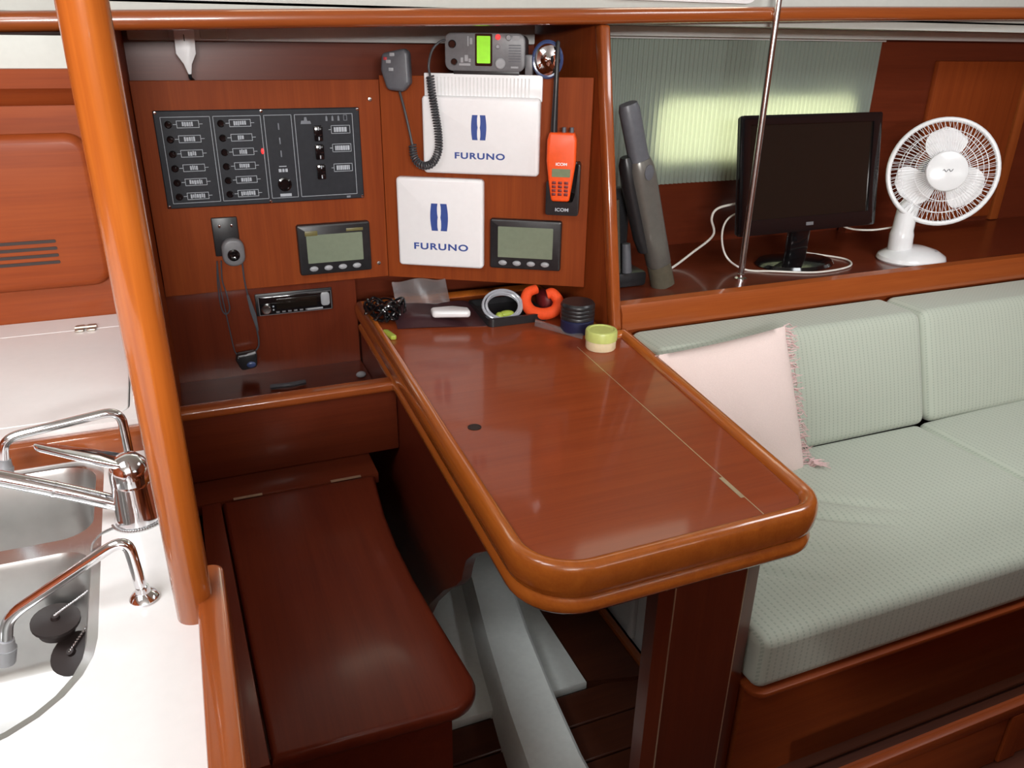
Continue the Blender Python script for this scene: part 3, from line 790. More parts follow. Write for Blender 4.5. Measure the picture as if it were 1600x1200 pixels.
# curtain
cu = thing('curtain', 'grey green pleated curtain over the window behind the television', 'curtain', (1.7, 2.15, 0.985))
def cur(u, v):
    x = 1.10 + 1.095 * u; z = 0.972 + 0.425 * v
    a = 0.0035 * math.sin(x * 2 * PI / 0.0165) + 0.004 * math.sin(x * 17 + 1) * (0.4 + v)
    return Vector((x, 2.152 + a, z))
part('cloth', MB().grid(cur, 560, 8), 'curtain_cloth', cu, smooth=80)
part('track', MB().box(1.10, 2.195, 2.138, 2.168, 1.392, 1.398, 0.001), 'white_liner', cu)

# chrome rod
rod = thing('chrome_rod', 'thin upright chrome support rod in front of the television', 'rod', (1.462, 1.80, 0.755))
part('tube', MB().cyl((1.462, 1.80, 0.755), (1.462, 1.80, 1.97), 0.0088, seg=18), 'steel', rod)
part('foot', MB().lathe([(0, 0), (0.018, 0), (0.018, 0.004), (0.011, 0.008), (0.011, 0.016), (0.009, 0.018)], 24, Matrix.Translation((1.462, 1.80, 0.755))), 'chrome', rod)

# television
tv = thing('television', 'small black flat screen television standing on the shelf', 'television', (1.73, 1.88, 0.755))
TVM = Matrix.Translation((1.740, 1.865, 0.866)) @ Matrix.Rotation(math.radians(1), 4, 'Z') @ Matrix.Rotation(math.radians(-9), 4, 'X')
body = MB().prism(rr(-0.262, 0.262, 0.0, 0.333, 0.008), 0.0, 0.014, 'xz', bev=0.004, mat=TVM)
body.box(-0.17, 0.19, 0.010, 0.05, 0.06, 0.28, 0.012, mat=TVM)
part('housing', body, 'black_plastic', tv)
part('bezel', MB().prism(rr(-0.264, 0.264, -0.002, 0.335, 0.008), -0.010, 0.002, 'xz', bev=0.003, holes=[rr(-0.232, 0.232, 0.042, 0.309, 0.001, 2)], mat=TVM), 'black_gloss', tv)
part('screen', MB().box(-0.233, 0.233, -0.0045, 0.001, 0.041, 0.310, mat=TVM), 'screen_black', tv)
part('badge', MB().box(-0.014, 0.014, -0.0115, -0.0095, 0.014, 0.024, 0.0008, mat=TVM), 'grey_mid', tv)
st_ = MB().lathe([(0, 0), (0.125, 0), (0.128, 0.004), (0.120, 0.012), (0.06, 0.020), (0, 0.022)], 40, Matrix.Translation((1.73, 1.885, 0.755)) @ Matrix.Diagonal((1.05, 0.72, 1, 1)))
part('base', st_, 'black_gloss', tv)
part('neck', MB().box(1.695, 1.765, 1.872, 1.902, 0.765, 0.92, 0.008), 'black_gloss', tv)

# fan
fn = thing('desk_fan', 'white plastic desk fan on the right end of the shelf', 'fan', (2.115, 1.80, 0.755))
FB = Matrix.Translation((2.125, 1.80, 0.755))
part('base', MB().lathe([(0, 0), (0.108, 0), (0.112, 0.005), (0.108, 0.016), (0.085, 0.030), (0.045, 0.042), (0, 0.044)], 44, FB @ Matrix.Diagonal((1, 0.85, 1, 1))), 'white_gloss', fn)
part('button', MB().box(2.165, 2.180, 1.750, 1.762, 0.782, 0.790, 0.002), 'grey_light', fn)
nk = MB().tube(smooth_path([(2.085, 1.815, 0.785), (2.088, 1.822, 0.85), (2.115, 1.838, 0.93), (2.165, 1.85, 0.99)], 5), [0.036] * 5 + [0.032] * 5 + [0.026] * 6, 20)
part('neck', nk, 'white_gloss', fn)
# head: axis points to the viewer, turned and tipped up a little
ax = Vector((-0.56, -0.80, 0.20)).normalized()
HC = Vector((2.165, 1.79, 1.030))
zx = ax; xx = Vector((0, 0, 1)).cross(zx).normalized(); yx = zx.cross(xx)
HM = Matrix.Translation(HC) @ Matrix(((xx.x, yx.x, zx.x, 0), (xx.y, yx.y, zx.y, 0), (xx.z, yx.z, zx.z, 0), (0, 0, 0, 1)))
FR = 0.155
part('motor', MB().lathe([(0, -0.115), (0.035, -0.112), (0.05, -0.09), (0.052, -0.05), (0.05, -0.04)], 28, HM), 'white_gloss', fn)
hub_b = part('hub', MB().lathe([(0.0, 0.010), (0.03, 0.008), (0.03, -0.03), (0, -0.03)], 24, HM), 'white_plastic', fn)
for k in range(3):
    a0 = math.radians(100 + 120 * k)
    def blade(u, v, a0=a0):
        r = 0.026 + 0.106 * u
        wdt = math.radians(62) * (0.55 + 0.75 * math.sin(PI * min(1, u * 0.78 + 0.12)))
        if u > 0.86: wdt *= math.sqrt(max(0.02, 1 - ((u - 0.86) / 0.15) ** 2))
        a = a0 + wdt * (v - 0.5) - 0.25 * u
        return HM @ Vector((r * math.cos(a), r * math.sin(a), -0.014 + 0.026 * (v - 0.5)))
    bm_ = MB().grid(blade, 12, 8)
    bmesh.ops.solidify(bm_.bm, geom=bm_.bm.faces[:], thickness=0.002)
    part('blade', bm_, 'white_plastic', fn, smooth=70)
def torus(R, z, r): return [HM @ Vector((R * math.cos(2 * PI * k / 56), R * math.sin(2 * PI * k / 56), z)) for k in range(56)]
rg = MB().tube(torus(FR, 0, 0), 0.0075, 10, closed=True)
part('grille_ring', rg, 'white_gloss', fn)
def zc(r, s): return s * (0.040 * (1 - (r / FR) ** 2.4) + 0.004)
for s, nm in ((1, 'front_grille'), (-1, 'rear_grille')):
    g = MB()
    n = 78 if s > 0 else 56
    for k in range(n):
        a = 2 * PI * k / n
        pts = []
        for j in range(7):
            r = 0.052 + (FR - 0.054) * j / 6
            aa = a + 0.10 * (j / 6)
            pts.append(HM @ Vector((r * math.cos(aa), r * math.sin(aa), zc(r, s))))
        g.tube(pts, 0.00085, 4, cap=False)
    for R in (0.088, 0.122):
        g.tube(torus(R, zc(R, s), 0), 0.001, 4, closed=True)
    part(nm, g, 'white_plastic', fn, smooth=False)
badge = part('hub_cap', MB().lathe([(0, 0.052), (0.05, 0.050), (0.058, 0.047), (0.060, 0.043), (0.058, 0.040), (0.0, 0.040)], 36, HM), 'white_gloss', fn)
lm = MB().tube([HM @ Vector((-0.014 + 0.028 * k / 8, 0.004 * math.sin(k * 1.7) + 0.003 * (k / 8), 0.0525)) for k in range(9)], 0.0011, 5)
part('script_mark', lm, 'grey_mid', badge)

# handheld vacuum leaning beside the bulkhead
vc = thing('handheld_vacuum', 'slim grey handheld vacuum cleaner propped up against the bulkhead', 'vacuum', (1.20, 1.82, 0.755))
VB = Vector((1.208, 1.815, 0.758)); VT = Vector((1.046, 1.80, 1.245))
def vp(t, off=(0, 0, 0)): return VB.lerp(VT, t) + Vector(off)
def oval_tube(ts, rx, ry, seg=18, off=(0, 0, 0), kx=0.0):
    m = MB(); b = bmesh.new(); rings = []
    d = (VT - VB).normalized(); sx_ = Vector((1, 0, 0)); sx_ = (sx_ - d * sx_.dot(d)).normalized(); sy_ = d.cross(sx_)
    for t, a, c in zip(ts, rx, ry):
        p = vp(t, off)
        rings.append([b.verts.new(p + sx_ * a * math.copysign(abs(math.cos(2 * PI * k / seg)) ** 0.75, math.cos(2 * PI * k / seg)) + sy_ * c * math.copysign(abs(math.sin(2 * PI * k / seg)) ** 0.75, math.sin(2 * PI * k / seg))) for k in range(seg)])
    for A, B in zip(rings, rings[1:]):
        for k in range(seg): b.faces.new((A[k], A[(k + 1) % seg], B[(k + 1) % seg], B[k]))
    b.faces.new(rings[0]); b.faces.new(rings[-1]); bmesh.ops.recalc_face_normals(b, faces=b.faces)
    return m._add(b)
part('nozzle', oval_tube([0, 0.13], [0.034, 0.032], [0.026, 0.028]), 'smoke_plastic', vc)
part('body', oval_tube([0.13, 0.14, 0.4, 0.62, 0.68, 0.72], [0.030, 0.033, 0.034, 0.036, 0.034, 0.028], [0.028, 0.03, 0.032, 0.034, 0.034, 0.028]), 'vacuum_grey', vc)
part('handle', oval_tube([0.70, 0.74, 0.82, 0.97, 1.0], [0.028, 0.026, 0.026, 0.026, 0.022], [0.026, 0.024, 0.023, 0.023, 0.019]), 'grey_plastic', vc)
part('grip_back', oval_tube([0.22, 0.3, 0.6, 0.7, 0.74], [0.016, 0.022, 0.024, 0.02, 0.012], [0.02, 0.022, 0.024, 0.022, 0.015], off=(-0.032, 0.008, -0.004)), 'black_plastic', vc)
dn = Vector((0.05, -1, 0.0)).normalized()
vm = Matrix.Translation(vp(0.66) + Vector((0.004, -0.033, 0))) @ Matrix.Rotation(PI / 2, 4, 'X')
part('switch', MB().lathe([(0.017, -0.004), (0.017, 0.003), (0.012, 0.004), (0, 0.002)], 22, vm @ Matrix.Diagonal((0.75, 1.15, 1, 1))), 'grey_plastic', vc)
# charger dock
dk = thing('charging_dock', 'black charging dock standing behind the handheld vacuum cleaner', 'dock', (1.10, 1.87, 0.755))
part('base', MB().box(1.045, 1.165, 1.83, 1.93, 0.755, 0.80, 0.012), 'black_plastic', dk)
part('column', MB().box(1.045, 1.115, 1.86, 1.91, 0.79, 1.025, 0.016, 3), 'black_plastic', dk)
part('tool', MB().cyl((1.068, 1.845, 0.80), (1.055, 1.85, 1.0), 0.016, 0.013, 14), 'smoke_plastic', dk)
part('tool', MB().cyl((1.10, 1.835, 0.80), (1.094, 1.84, 0.88), 0.014, 0.012, 14), 'grey_plastic', dk)
single('paper_sheet', MB().box(1.0, 1.075, 1.935, 1.9365, 0.757, 1.02), 'paper', 'white paper leaning behind the charging dock by the bulkhead', 'paper')

# television leads
cb = MB()
cb.tube(smooth_path([(1.255, 1.92, 0.758), (1.33, 1.96, 0.758), (1.42, 1.99, 0.79), (1.475, 1.97, 0.845), (1.455, 1.96, 0.90), (1.47, 1.955, 0.93), (1.53, 1.94, 0.945)], 8), 0.0036, 8)
single('power_lead', cb, 'cable_white', 'white power lead looping out from behind the television', 'cable')
cb = MB().tube(smooth_path([(1.56, 1.925, 0.93), (1.50, 1.94, 0.90), (1.478, 1.93, 0.85), (1.49, 1.91, 0.79), (1.53, 1.87, 0.759), (1.60, 1.825, 0.759), (1.72, 1.772, 0.759), (1.86, 1.79, 0.759), (1.915, 1.86, 0.759), (1.87, 1.94, 0.759), (1.80, 1.99, 0.765)], 8), 0.003, 8)
single('aerial_lead', cb, 'cable_white', 'thin white lead running around the foot of the television', 'cable')
cb = MB().tube(smooth_path([(2.10, 1.86, 0.85), (2.04, 1.90, 0.835), (1.97, 1.93, 0.84), (1.90, 1.94, 0.875)], 8), 0.003, 8)
single('fan_lead', cb, 'cable_white', 'short white lead between the fan and the television', 'cable')

# ================================================================== THINGS ON THE PANELS
# ---- breaker panel
ep = thing('breaker_panel', 'large black electrical breaker panel with rows of labelled switches', 'breaker panel', (-0.046, 2.1, 0.996))
EW, EH = 0.482, 0.227
part('plate', MB().prism(rr(0, EW, 0, EH, 0.003), -0.008, 0.0, 'xz', bev=0.002, seg=1), 'panel_grey', ep, local=True)
def frame_bar(mb, x0, x1, z0, z1, w=0.0011, y=-0.0088):
    for (a, b_, c, d) in ((x0, x1, z0, z0 + w), (x0, x1, z1 - w, z1), (x0, x0 + w, z0, z1), (x1 - w, x1, z0, z1)):
        mb.box(a, b_, y, -0.0078, c, d)
SEC = [(0.014, 0.124), (0.130, 0.240), (0.247, 0.313), (0.320, 0.464)]
for (a, b_) in SEC:
    m = MB(); frame_bar(m, a, b_, 0.012, 0.213); part('section_line', m, 'print_grey', ep, local=True, smooth=False)
rnd = random.Random(3)
lab0 = brk0 = None
for c, (bx, lx) in enumerate(((0.030, 0.048), (0.147, 0.166))):
    for r in range(6):
        z = 0.196 - 0.0335 * r
        if brk0 is None:
            brk0 = part('breaker_button', MB().lathe([(0.0085, 0), (0.0085, 0.004), (0.006, 0.006), (0, 0.0055)], 16, Matrix.Translation((bx, -0.008, z)) @ Matrix.Rotation(PI / 2, 4, 'X')), 'black_gloss', ep, local=True)
            m = MB(); frame_bar(m, lx, lx + 0.050, z - 0.0085, z + 0.0085, 0.0012); m.box(lx - 0.008, lx, -0.0086, -0.0078, z - 0.0006, z + 0.0006); m.box(lx + 0.05, lx + 0.058, -0.0086, -0.0078, z - 0.0006, z + 0.0006)
            lab0 = part('label_frame', m, 'print_grey', ep, local=True, smooth=False); org = (bx, lx, z)
        else:
            dup(brk0, ep, (bx - org[0], 0, z - org[2])); dup(lab0, ep, (lx - org[1], 0, z - org[2]))
        wdt = rnd.choice((0.030, 0.026, 0.034, 0.018)); m = MB(); x = lx + 0.025 - wdt / 2
        while x < lx + 0.025 + wdt / 2 - 0.003:
            w_ = rnd.uniform(0.0025, 0.005); m.box(x, x + w_, -0.0088, -0.0078, z - rnd.uniform(0.004, 0.0055), z + rnd.uniform(0.004, 0.0055)); x += w_ + 0.0012
        part('label_print', m, 'print_grey', ep, local=True, smooth=False)
part('indicator_light', MB().ball((0.236, -0.009, 0.1285), 0.0035, 0.003, 0.007), 'red_light', ep, local=True, label='glowing red indicator light')
for k, z in enumerate((0.186, 0.152, 0.121)):
    part('toggle', MB().box(0.278, 0.2815, -0.014, -0.008, z - 0.008, z + 0.008, 0.001), 'print_dim', ep, local=True)
part('socket', MB().lathe([(0.017, 0), (0.017, 0.006), (0.013, 0.007), (0.012, 0.002), (0, 0.002)], 24, Matrix.Translation((0.281, -0.008, 0.046)) @ Matrix.Rotation(PI / 2, 4, 'X')), 'black_gloss', ep, local=True)
m = MB()
for (x0, x1, z0, z1) in ((0.272, 0.290, 0.089, 0.091), (0.270, 0.277, 0.076, 0.084), (0.279, 0.284, 0.076, 0.084), (0.286, 0.292, 0.076, 0.084), (0.268, 0.296, 0.0155, 0.0225)): m.box(x0, x1, -0.0088, -0.0078, z0, z1)
part('print', m, 'print_grey', ep, local=True, smooth=False)
for z in (0.167, 0.122, 0.073):
    part('rocker_switch', MB().box(0.364, 0.386, -0.016, -0.008, z - 0.019, z + 0.019, 0.003), 'black_gloss', ep, local=True)
    m = MB()
    for dz in (-0.012, 0.012): m.box(0.374, 0.3765, -0.0168, -0.0155, z + dz - 0.004, z + dz + 0.004)
    part('switch_mark', m, 'print_grey', ep, local=True)
    zz = z + 0.008; m = MB(); frame_bar(m, 0.408, 0.456, zz - 0.010, zz + 0.010); m.box(0.402, 0.408, -0.0086, -0.0078, zz - 0.0006, zz + 0.0006)
    x = 0.415
    while x < 0.446:
        w_ = rnd.uniform(0.003, 0.006); m.box(x, x + w_, -0.0088, -0.0078, zz - 0.006, zz + 0.0055); x += w_ + 0.0012
    part('label_frame', m, 'print_grey', ep, local=True, smooth=False)
m = MB()
m.prism([(0.334, 0.190), (0.360, 0.190), (0.358, 0.197), (0.351, 0.197), (0.349, 0.206), (0.344, 0.206), (0.343, 0.198), (0.336, 0.198)], -0.0088, -0.0078, 'xz')
for k in range(3): m.prism([(0.396 + k * 0.015, 0.196), (0.401 + k * 0.015, 0.196), (0.4005 + k * 0.015, 0.206), (0.3985 + k * 0.015, 0.209), (0.3965 + k * 0.015, 0.206)], -0.0088, -0.0078, 'xz')
frame_bar(m, 0.441, 0.450, 0.196, 0.210); m.box(0.436, 0.446, -0.0088, -0.0078, 0.0035, 0.0085)
part('symbol', m, 'print_dim', ep, local=True, smooth=False)
for (x, z) in ((0.005, 0.222), (0.005, 0.005), (0.243, 0.222), (0.243, 0.005), (0.477, 0.222), (0.477, 0.005)):
    part('screw', MB().lathe([(0.0038, 0), (0.0034, 0.0016), (0, 0.0022)], 12, Matrix.Translation((x, -0.008, z)) @ Matrix.Rotation(PI / 2, 4, 'X')), 'chrome', ep, local=True)

# ---- instrument displays
def display(label, loc, rz, w, h, tabs):
    t = thing('instrument_display', label, 'display', loc, rz, 'instrument displays')
    part('case', MB().prism(rr(-w / 2, w / 2, 0, h, 0.006), -0.022, 0.0, 'xz', bev=0.005), 'black_plastic', t, local=True)
    sw, s0, s1 = w * 0.385, h * 0.24, h * (0.80 if tabs else 0.86)
    part('screen', MB().prism(rr(-sw, sw, s0, s1, 0.002), -0.0232, -0.0215, 'xz'), 'lcd', t, local=True)
    if tabs:
        part('tab', MB().box(-sw - 0.003, -sw + 0.03, -0.0236, -0.0215, s1 - 0.002, s1 + 0.011, 0.001), 'olive', t, local=True)
        part('tab', MB().box(sw - 0.042, sw + 0.003, -0.0236, -0.0215, s1 + 0.004, s1 + 0.012, 0.001), 'olive', t, local=True)
    for k in range(4):
        x = -w * 0.315 + k * w * 0.2; 
        part('button', MB().ball((x, -0.0225, h * 0.125), 0.0115, 0.004, 0.0072, 16, 8), 'grey_light', t, local=True)
    return t
display('square black instrument display with a green screen beneath the breaker panel', (0.3475, 2.1, 0.803), 0, 0.191, 0.134, True)
p = RPm(0.385, 0.820).to_translation()
display('square black instrument display with a grey screen right of the lower white cover', p, ANG, 0.190, 0.133, False)

# ---- white instrument covers
def logo(t, x, z, w, h, yf):
    m = MB()
    for s in (-1, 1):
        pts = []
        for k in range(9):       # outer side bows outwards
            a = k / 8; pts.append((x + s * (w / 2 * (0.86 + 0.14 * math.sin(PI * a))), z - h / 2 + h * a))
        for k in range(9):       # inner side with a waisted white gap
            a = 1 - k / 8; pts.append((x + s * (w * 0.065 + 0.010 * w * math.cos(PI * 4 * a) + w * 0.055 * abs(math.sin(PI * 2 * a))), z - h / 2 + h * a))
        if s < 0: pts = pts[::-1]
        m.prism(pts, yf - 0.0006, yf + 0.001, 'xz')
    part('emblem', m, 'ink_blue', t, local=True, smooth=False)
def cover(label, u0, u1, z0, z1, depth, ex, ez, ew, eh, tx, tz, ts):
    M = RPm((u0 + u1) / 2, z0)
    t = thing('instrument_cover', label, 'cover', M.to_translation(), ANG, 'white instrument covers')
    w, h = u1 - u0, z1 - z0
    part('shell', MB().prism(rr(-w / 2, w / 2, 0, h, 0.010), -depth, 0.0, 'xz', bev=0.008, seg=3), 'white_plastic', t, local=True)
    logo(t, ex - (u0 + u1) / 2, ez - z0, ew, eh, -depth)
    tm = text_mesh('FURUNO', ts, Matrix.Translation((tx - (u0 + u1) / 2, -depth - 0.0003, tz - z0)) @ UPRIGHT, spacing=1.15, bold=0.0006, sx=1.4)
    part('lettering', tm, 'ink_blue', t, local=True, smooth=False)
cover('wide white instrument cover with blue emblem hanging above the square one', 0.116, 0.416, 1.066, 1.255, 0.03, 0.262, 1.182, 0.039, 0.060, 0.264, 1.112, 0.021)
cover('square white instrument cover with blue emblem, lower of the two', 0.040, 0.273, 0.817, 1.053, 0.03, 0.155, 0.952, 0.048, 0.072, 0.158, 0.872, 0.024)
M = RPm(0.268, 1.245)
t = thing('mounting_plate', 'white ribbed plate showing above the wide white cover', 'plate', M.to_translation(), ANG)
part('plate', MB().box(-0.148, 0.150, -0.012, 0.0, 0.0, 0.062, 0.002), 'white_plastic', t, local=True)
for k in range(26):
    x = -0.115 + 0.0092 * k
    part('rib', MB().box(x, x + 0.004, -0.0135, -0.0115, 0.008, 0.054), 'paper', t, local=True, smooth=False)

# ---- VHF radio on top
M = RPm(0.275, 1.314)
vh = thing('vhf_radio', 'grey marine radio set with a bright green screen above the white covers', 'radio', M.to_translation(), ANG)
part('body', MB().prism(rr(-0.094, 0.096, 0.004, 0.082, 0.016), -0.018, 0.075, 'xz', bev=0.004), 'grey_plastic', vh, local=True)
part('faceplate', MB().prism(rr(-0.098, 0.100, 0.0, 0.086, 0.018), -0.026, -0.016, 'xz', bev=0.005), 'grey_mid', vh, local=True)
part('screen_frame', MB().prism(rr(-0.022, 0.020, 0.012, 0.084, 0.003), -0.0275, -0.0255, 'xz'), 'black_gloss', vh, local=True)
part('screen', MB().prism(rr(-0.0175, 0.0155, 0.018, 0.079, 0.002), -0.0285, -0.0265, 'xz'), 'lcd_green', vh, local=True, label='lit lime green screen')
for (x, z, r, mt) in ((-0.078, 0.060, 0.0095, 'black_gloss'), (-0.074, 0.020, 0.008, 'black_gloss'), (0.034, 0.077, 0.006, 'red_light'), (0.034, 0.056, 0.005, 'grey_light'), (0.040, 0.018, 0.0125, 'grey_light'), (0.060, 0.076, 0.0065, 'grey_light')):
    part('knob', MB().lathe([(r, 0), (r, 0.004), (r * 0.8, 0.006), (0, 0.006)], 18, Matrix.Translation((x, -0.026, z)) @ Matrix.Rotation(PI / 2, 4, 'X')), mt, vh, local=True)
for (x0, x1, z0, z1) in ((-0.041, -0.038, 0.056, 0.078), (-0.035, -0.029, 0.060, 0.074), (-0.062, -0.034, 0.012, 0.017), (-0.058, -0.052, 0.019, 0.030), (-0.048, -0.040, 0.022, 0.036), (-0.038, -0.033, 0.020, 0.028), (0.070, 0.086, 0.070, 0.080), (0.066, 0.084, 0.008, 0.012)): part('key_print', MB().box(x0, x1, -0.0268, -0.0255, z0, z1), 'grey_light', vh, local=True, smooth=False)
for k in range(7): part('grille_slot', MB().box(0.060, 0.090, -0.0265, -0.0255, 0.022 + 0.006 * k, 0.0245 + 0.006 * k), 'grey_plastic', vh, local=True, smooth=False)
part('bracket', MB().box(-0.08, 0.085, -0.012, 0.05, -0.010, 0.004, 0.002), 'black_plastic', vh, local=True)

# ---- fist microphone
M = RPm(0.056, 1.262)
fm = thing('fist_microphone', 'grey fist microphone with a coiled cord hanging on the angled board', 'microphone', M.to_translation(), ANG)
mp_ = MB().prism(round_poly([(-0.036, 0.088, 0.012), (-0.040, 0.050, 0.01), (-0.026, 0.004, 0.014), (0.016, 0.0, 0.014), (0.034, 0.020, 0.012), (0.032, 0.092, 0.014), (0.02, 0.100, 0.012)][::-1]), -0.038, -0.004, 'xz', bev=0.008, seg=3)
part('body', mp_, 'grey_plastic', fm, local=True)
m = MB()
for (x, z) in ((-0.008, 0.086), (-0.018, 0.070), (-0.012, 0.052)): m.box(x - 0.006, x + 0.006, -0.040, -0.037, z - 0.004, z + 0.004, 0.001)
part('keys', m, 'grey_light', fm, local=True)
part('key', MB().box(-0.03, -0.021, -0.040, -0.037, 0.073, 0.080, 0.001), 'red_print', fm, local=True)
# uncoiled lead down from the microphone, then the coil up to the radio
def L(u, z, d=0.03): return (u - 0.056, -d, z - 1.262)
part('lead', MB().tube(smooth_path([L(0.058, 1.264, .02), L(0.072, 1.22, .03), L(0.084, 1.17, .035), L(0.092, 1.135, .04)], 8), 0.0032, 8), 'cord_grey', fm, local=True)
cpath = smooth_path([L(0.092, 1.137, .04), L(0.098, 1.105, .045), L(0.118, 1.088, .05), L(0.145, 1.094, .052), L(0.162, 1.125, .052), L(0.163, 1.165, .05), L(0.157, 1.21, .05), L(0.150, 1.255, .05), L(0.144, 1.302, .045)], 40)
hel = []
N = len(cpath); turns = 46; tot = sum((cpath[i + 1] - cpath[i]).length for i in range(N - 1)); acc = 0
for i in range(N - 1):
    tdir = (cpath[i + 1] - cpath[i]); seglen = tdir.length; tdir.normalize()
    n1 = Vector((0, 1, 0)); n1 = (n1 - tdir * n1.dot(tdir)).normalized(); n2 = tdir.cross(n1)
    for s in range(2):
        a = 2 * PI * turns * (acc + seglen * s / 2) / tot
        hel.append(cpath[i].lerp(cpath[i + 1], s / 2) + (n1 * math.cos(a) + n2 * math.sin(a)) * 0.0085)
    acc += seglen
hm = MB().tube(hel, 0.0024, 5)
part('coiled_cord', hm, 'cord_grey', fm, local=True)
part('lead', MB().tube(smooth_path([L(0.144, 1.302, .045), L(0.140, 1.325, .04), L(0.150, 1.36, .04), L(0.170, 1.38, .03), L(0.190, 1.382, .015)], 8), 0.003, 8), 'cord_grey', fm, local=True)

# ---- shiny round lamp behind the aerial
M = RPm(0.428, 1.343)
rl = thing('round_lamp', 'round chrome and blue lamp beside the marine radio set', 'lamp', M.to_translation(), ANG)
Q = Matrix.Translation((0, -0.005, 0)) @ Matrix.Rotation(PI / 2, 4, 'X') @ Matrix.Diagonal((0.92, 1.05, 1, 1))
part('shell', MB().lathe([(0.0, -0.04), (0.03, -0.036), (0.040, -0.012), (0.042, 0.004), (0.038, 0.008), (0.033, 0.007)], 30, Q), 'blue_gloss', rl, local=True)
part('reflector', MB().lathe([(0.036, 0.006), (0.028, 0.011), (0.018, 0.010), (0.008, 0.016), (0, 0.018)], 30, Q), 'chrome', rl, local=True)
part('clip', MB().box(-0.055, -0.036, -0.01, 0.02, -0.036, 0.01, 0.003), 'grey_mid', rl, local=True)

# ---- orange handheld radio in its charger
M = RPm(0.480, 0.975)
ch = thing('radio_charger', 'black charging cradle holding the orange handheld radio', 'charger', M.to_translation(), ANG)
part('cradle', MB().prism(round_poly([(-0.042, 0.0, 0.006), (0.042, 0.0, 0.006), (0.042, 0.13, 0.008), (0.034, 0.13, 0.004), (0.032, 0.055, 0.01), (0.026, 0.034, 0.006), (-0.026, 0.034, 0.006), (-0.032, 0.055, 0.01), (-0.034, 0.085, 0.004), (-0.042, 0.085, 0.006)], 4), -0.045, 0.0, 'xz', bev=0.003), 'black_plastic', ch, local=True)
part('back', MB().box(-0.038, 0.040, -0.012, 0.0, 0.0, 0.13, 0.003), 'black_plastic', ch, local=True)
part('lettering', text_mesh('ICOM', 0.0115, Matrix.Translation((0, -0.0455, 0.014)) @ UPRIGHT, bold=0.0003, sx=1.2), 'print_grey', ch, local=True, smooth=False)
hr = thing('handheld_radio', 'orange handheld marine radio with a long black aerial', 'radio', RPm(0.474, 1.010).to_translation(), ANG)
part('body', MB().prism(round_poly([(-0.022, 0.0, 0.008), (0.024, 0.0, 0.008), (0.030, 0.045, 0.02), (0.036, 0.09, 0.02), (0.036, 0.150, 0.012), (0.030, 0.168, 0.006), (-0.032, 0.168, 0.006), (-0.037, 0.150, 0.012), (-0.037, 0.10, 0.02), (-0.030, 0.045, 0.02)], 5), -0.050, -0.014, 'xz', bev=0.007, seg=3), 'orange', hr, local=True)
part('screen', MB().prism(rr(-0.022, 0.024, 0.062, 0.082, 0.002), -0.0512, -0.0495, 'xz'), 'lcd_small', hr, local=True)
part('lettering', text_mesh('ICOM', 0.0095, Matrix.Translation((0.001, -0.0503, 0.093)) @ UPRIGHT, bold=0.0003, sx=1.2), 'white_plastic', hr, local=True, smooth=False)
kk = None
for r in range(4):
    for c in range(3):
        if kk is None: kk = part('key', MB().box(-0.021, -0.011, -0.0520, -0.0495, 0.044, 0.051, 0.001), 'maroon', hr, local=True)
        else: dup(kk, hr, (0.0155 * c, 0, -0.0095 * r))
part('aerial', MB().tube([(-0.022, -0.032, 0.166), (-0.022, -0.032, 0.18), (-0.021, -0.032, 0.26), (-0.020, -0.030, 0.372), (-0.020, -0.030, 0.376)], [0.0085, 0.0085, 0.0065, 0.0052, 0.003], 14), 'black_plastic', hr, local=True)
for x in (0.003, 0.022): part('knob', MB().cyl((x, -0.032, 0.166), (x, -0.032, 0.180), 0.0055, 0.005, 14), 'grey_plastic', hr, local=True)

# ---- car radio
cr = thing('car_radio', 'black car radio with silver knob set in the lower left board', 'radio', (0.232, 2.112, 0.695))
part('body', MB().box(-0.102, 0.102, -0.004, 0.08, -0.001, 0.061, 0.003), 'black_plastic', cr, local=True)
part('face', MB().box(-0.094, 0.096, -0.016, -0.003, 0.005, 0.056, 0.004), 'black_gloss', cr, local=True)
m = MB(); frame_bar(m, -0.095, 0.097, 0.004, 0.057, 0.0013); bmesh.ops.translate(m.bm, vec=(0, -0.0065, 0), verts=m.bm.verts)
part('face_line', m, 'grey_mid', cr, local=True, smooth=False)
part('display_window', MB().box(-0.050, 0.058, -0.0175, -0.0155, 0.018, 0.047, 0.002), 'screen_black', cr, local=True)
part('volume_knob', MB().lathe([(0.0125, 0), (0.0125, 0.008), (0.010, 0.011), (0, 0.010)], 24, Matrix.Translation((-0.077, -0.016, 0.022)) @ Matrix.Rotation(PI / 2, 4, 'X')), 'steel', cr, local=True)
part('side_control', MB().prism(rr(0.068, 0.092, 0.016, 0.054, 0.008), -0.021, -0.015, 'xz', bev=0.003), 'grey_light', cr, local=True)
for k in range(6): part('preset_button', MB().box(-0.052 + 0.0155 * k, -0.043 + 0.0155 * k, -0.0175, -0.0155, 0.0085, 0.0125), 'grey_mid', cr, local=True)
part('slot_plate', MB().box(0.030, 0.072, -0.018, -0.0155, 0.008, 0.0125), 'grey_light', cr, local=True)
m = MB().box(-0.060, -0.056, -0.0172, -0.0155, 0.025, 0.029); m.box(-0.060, -0.056, -0.0172, -0.0155, 0.016, 0.020)
part('mark', m, 'grey_light', cr, local=True)

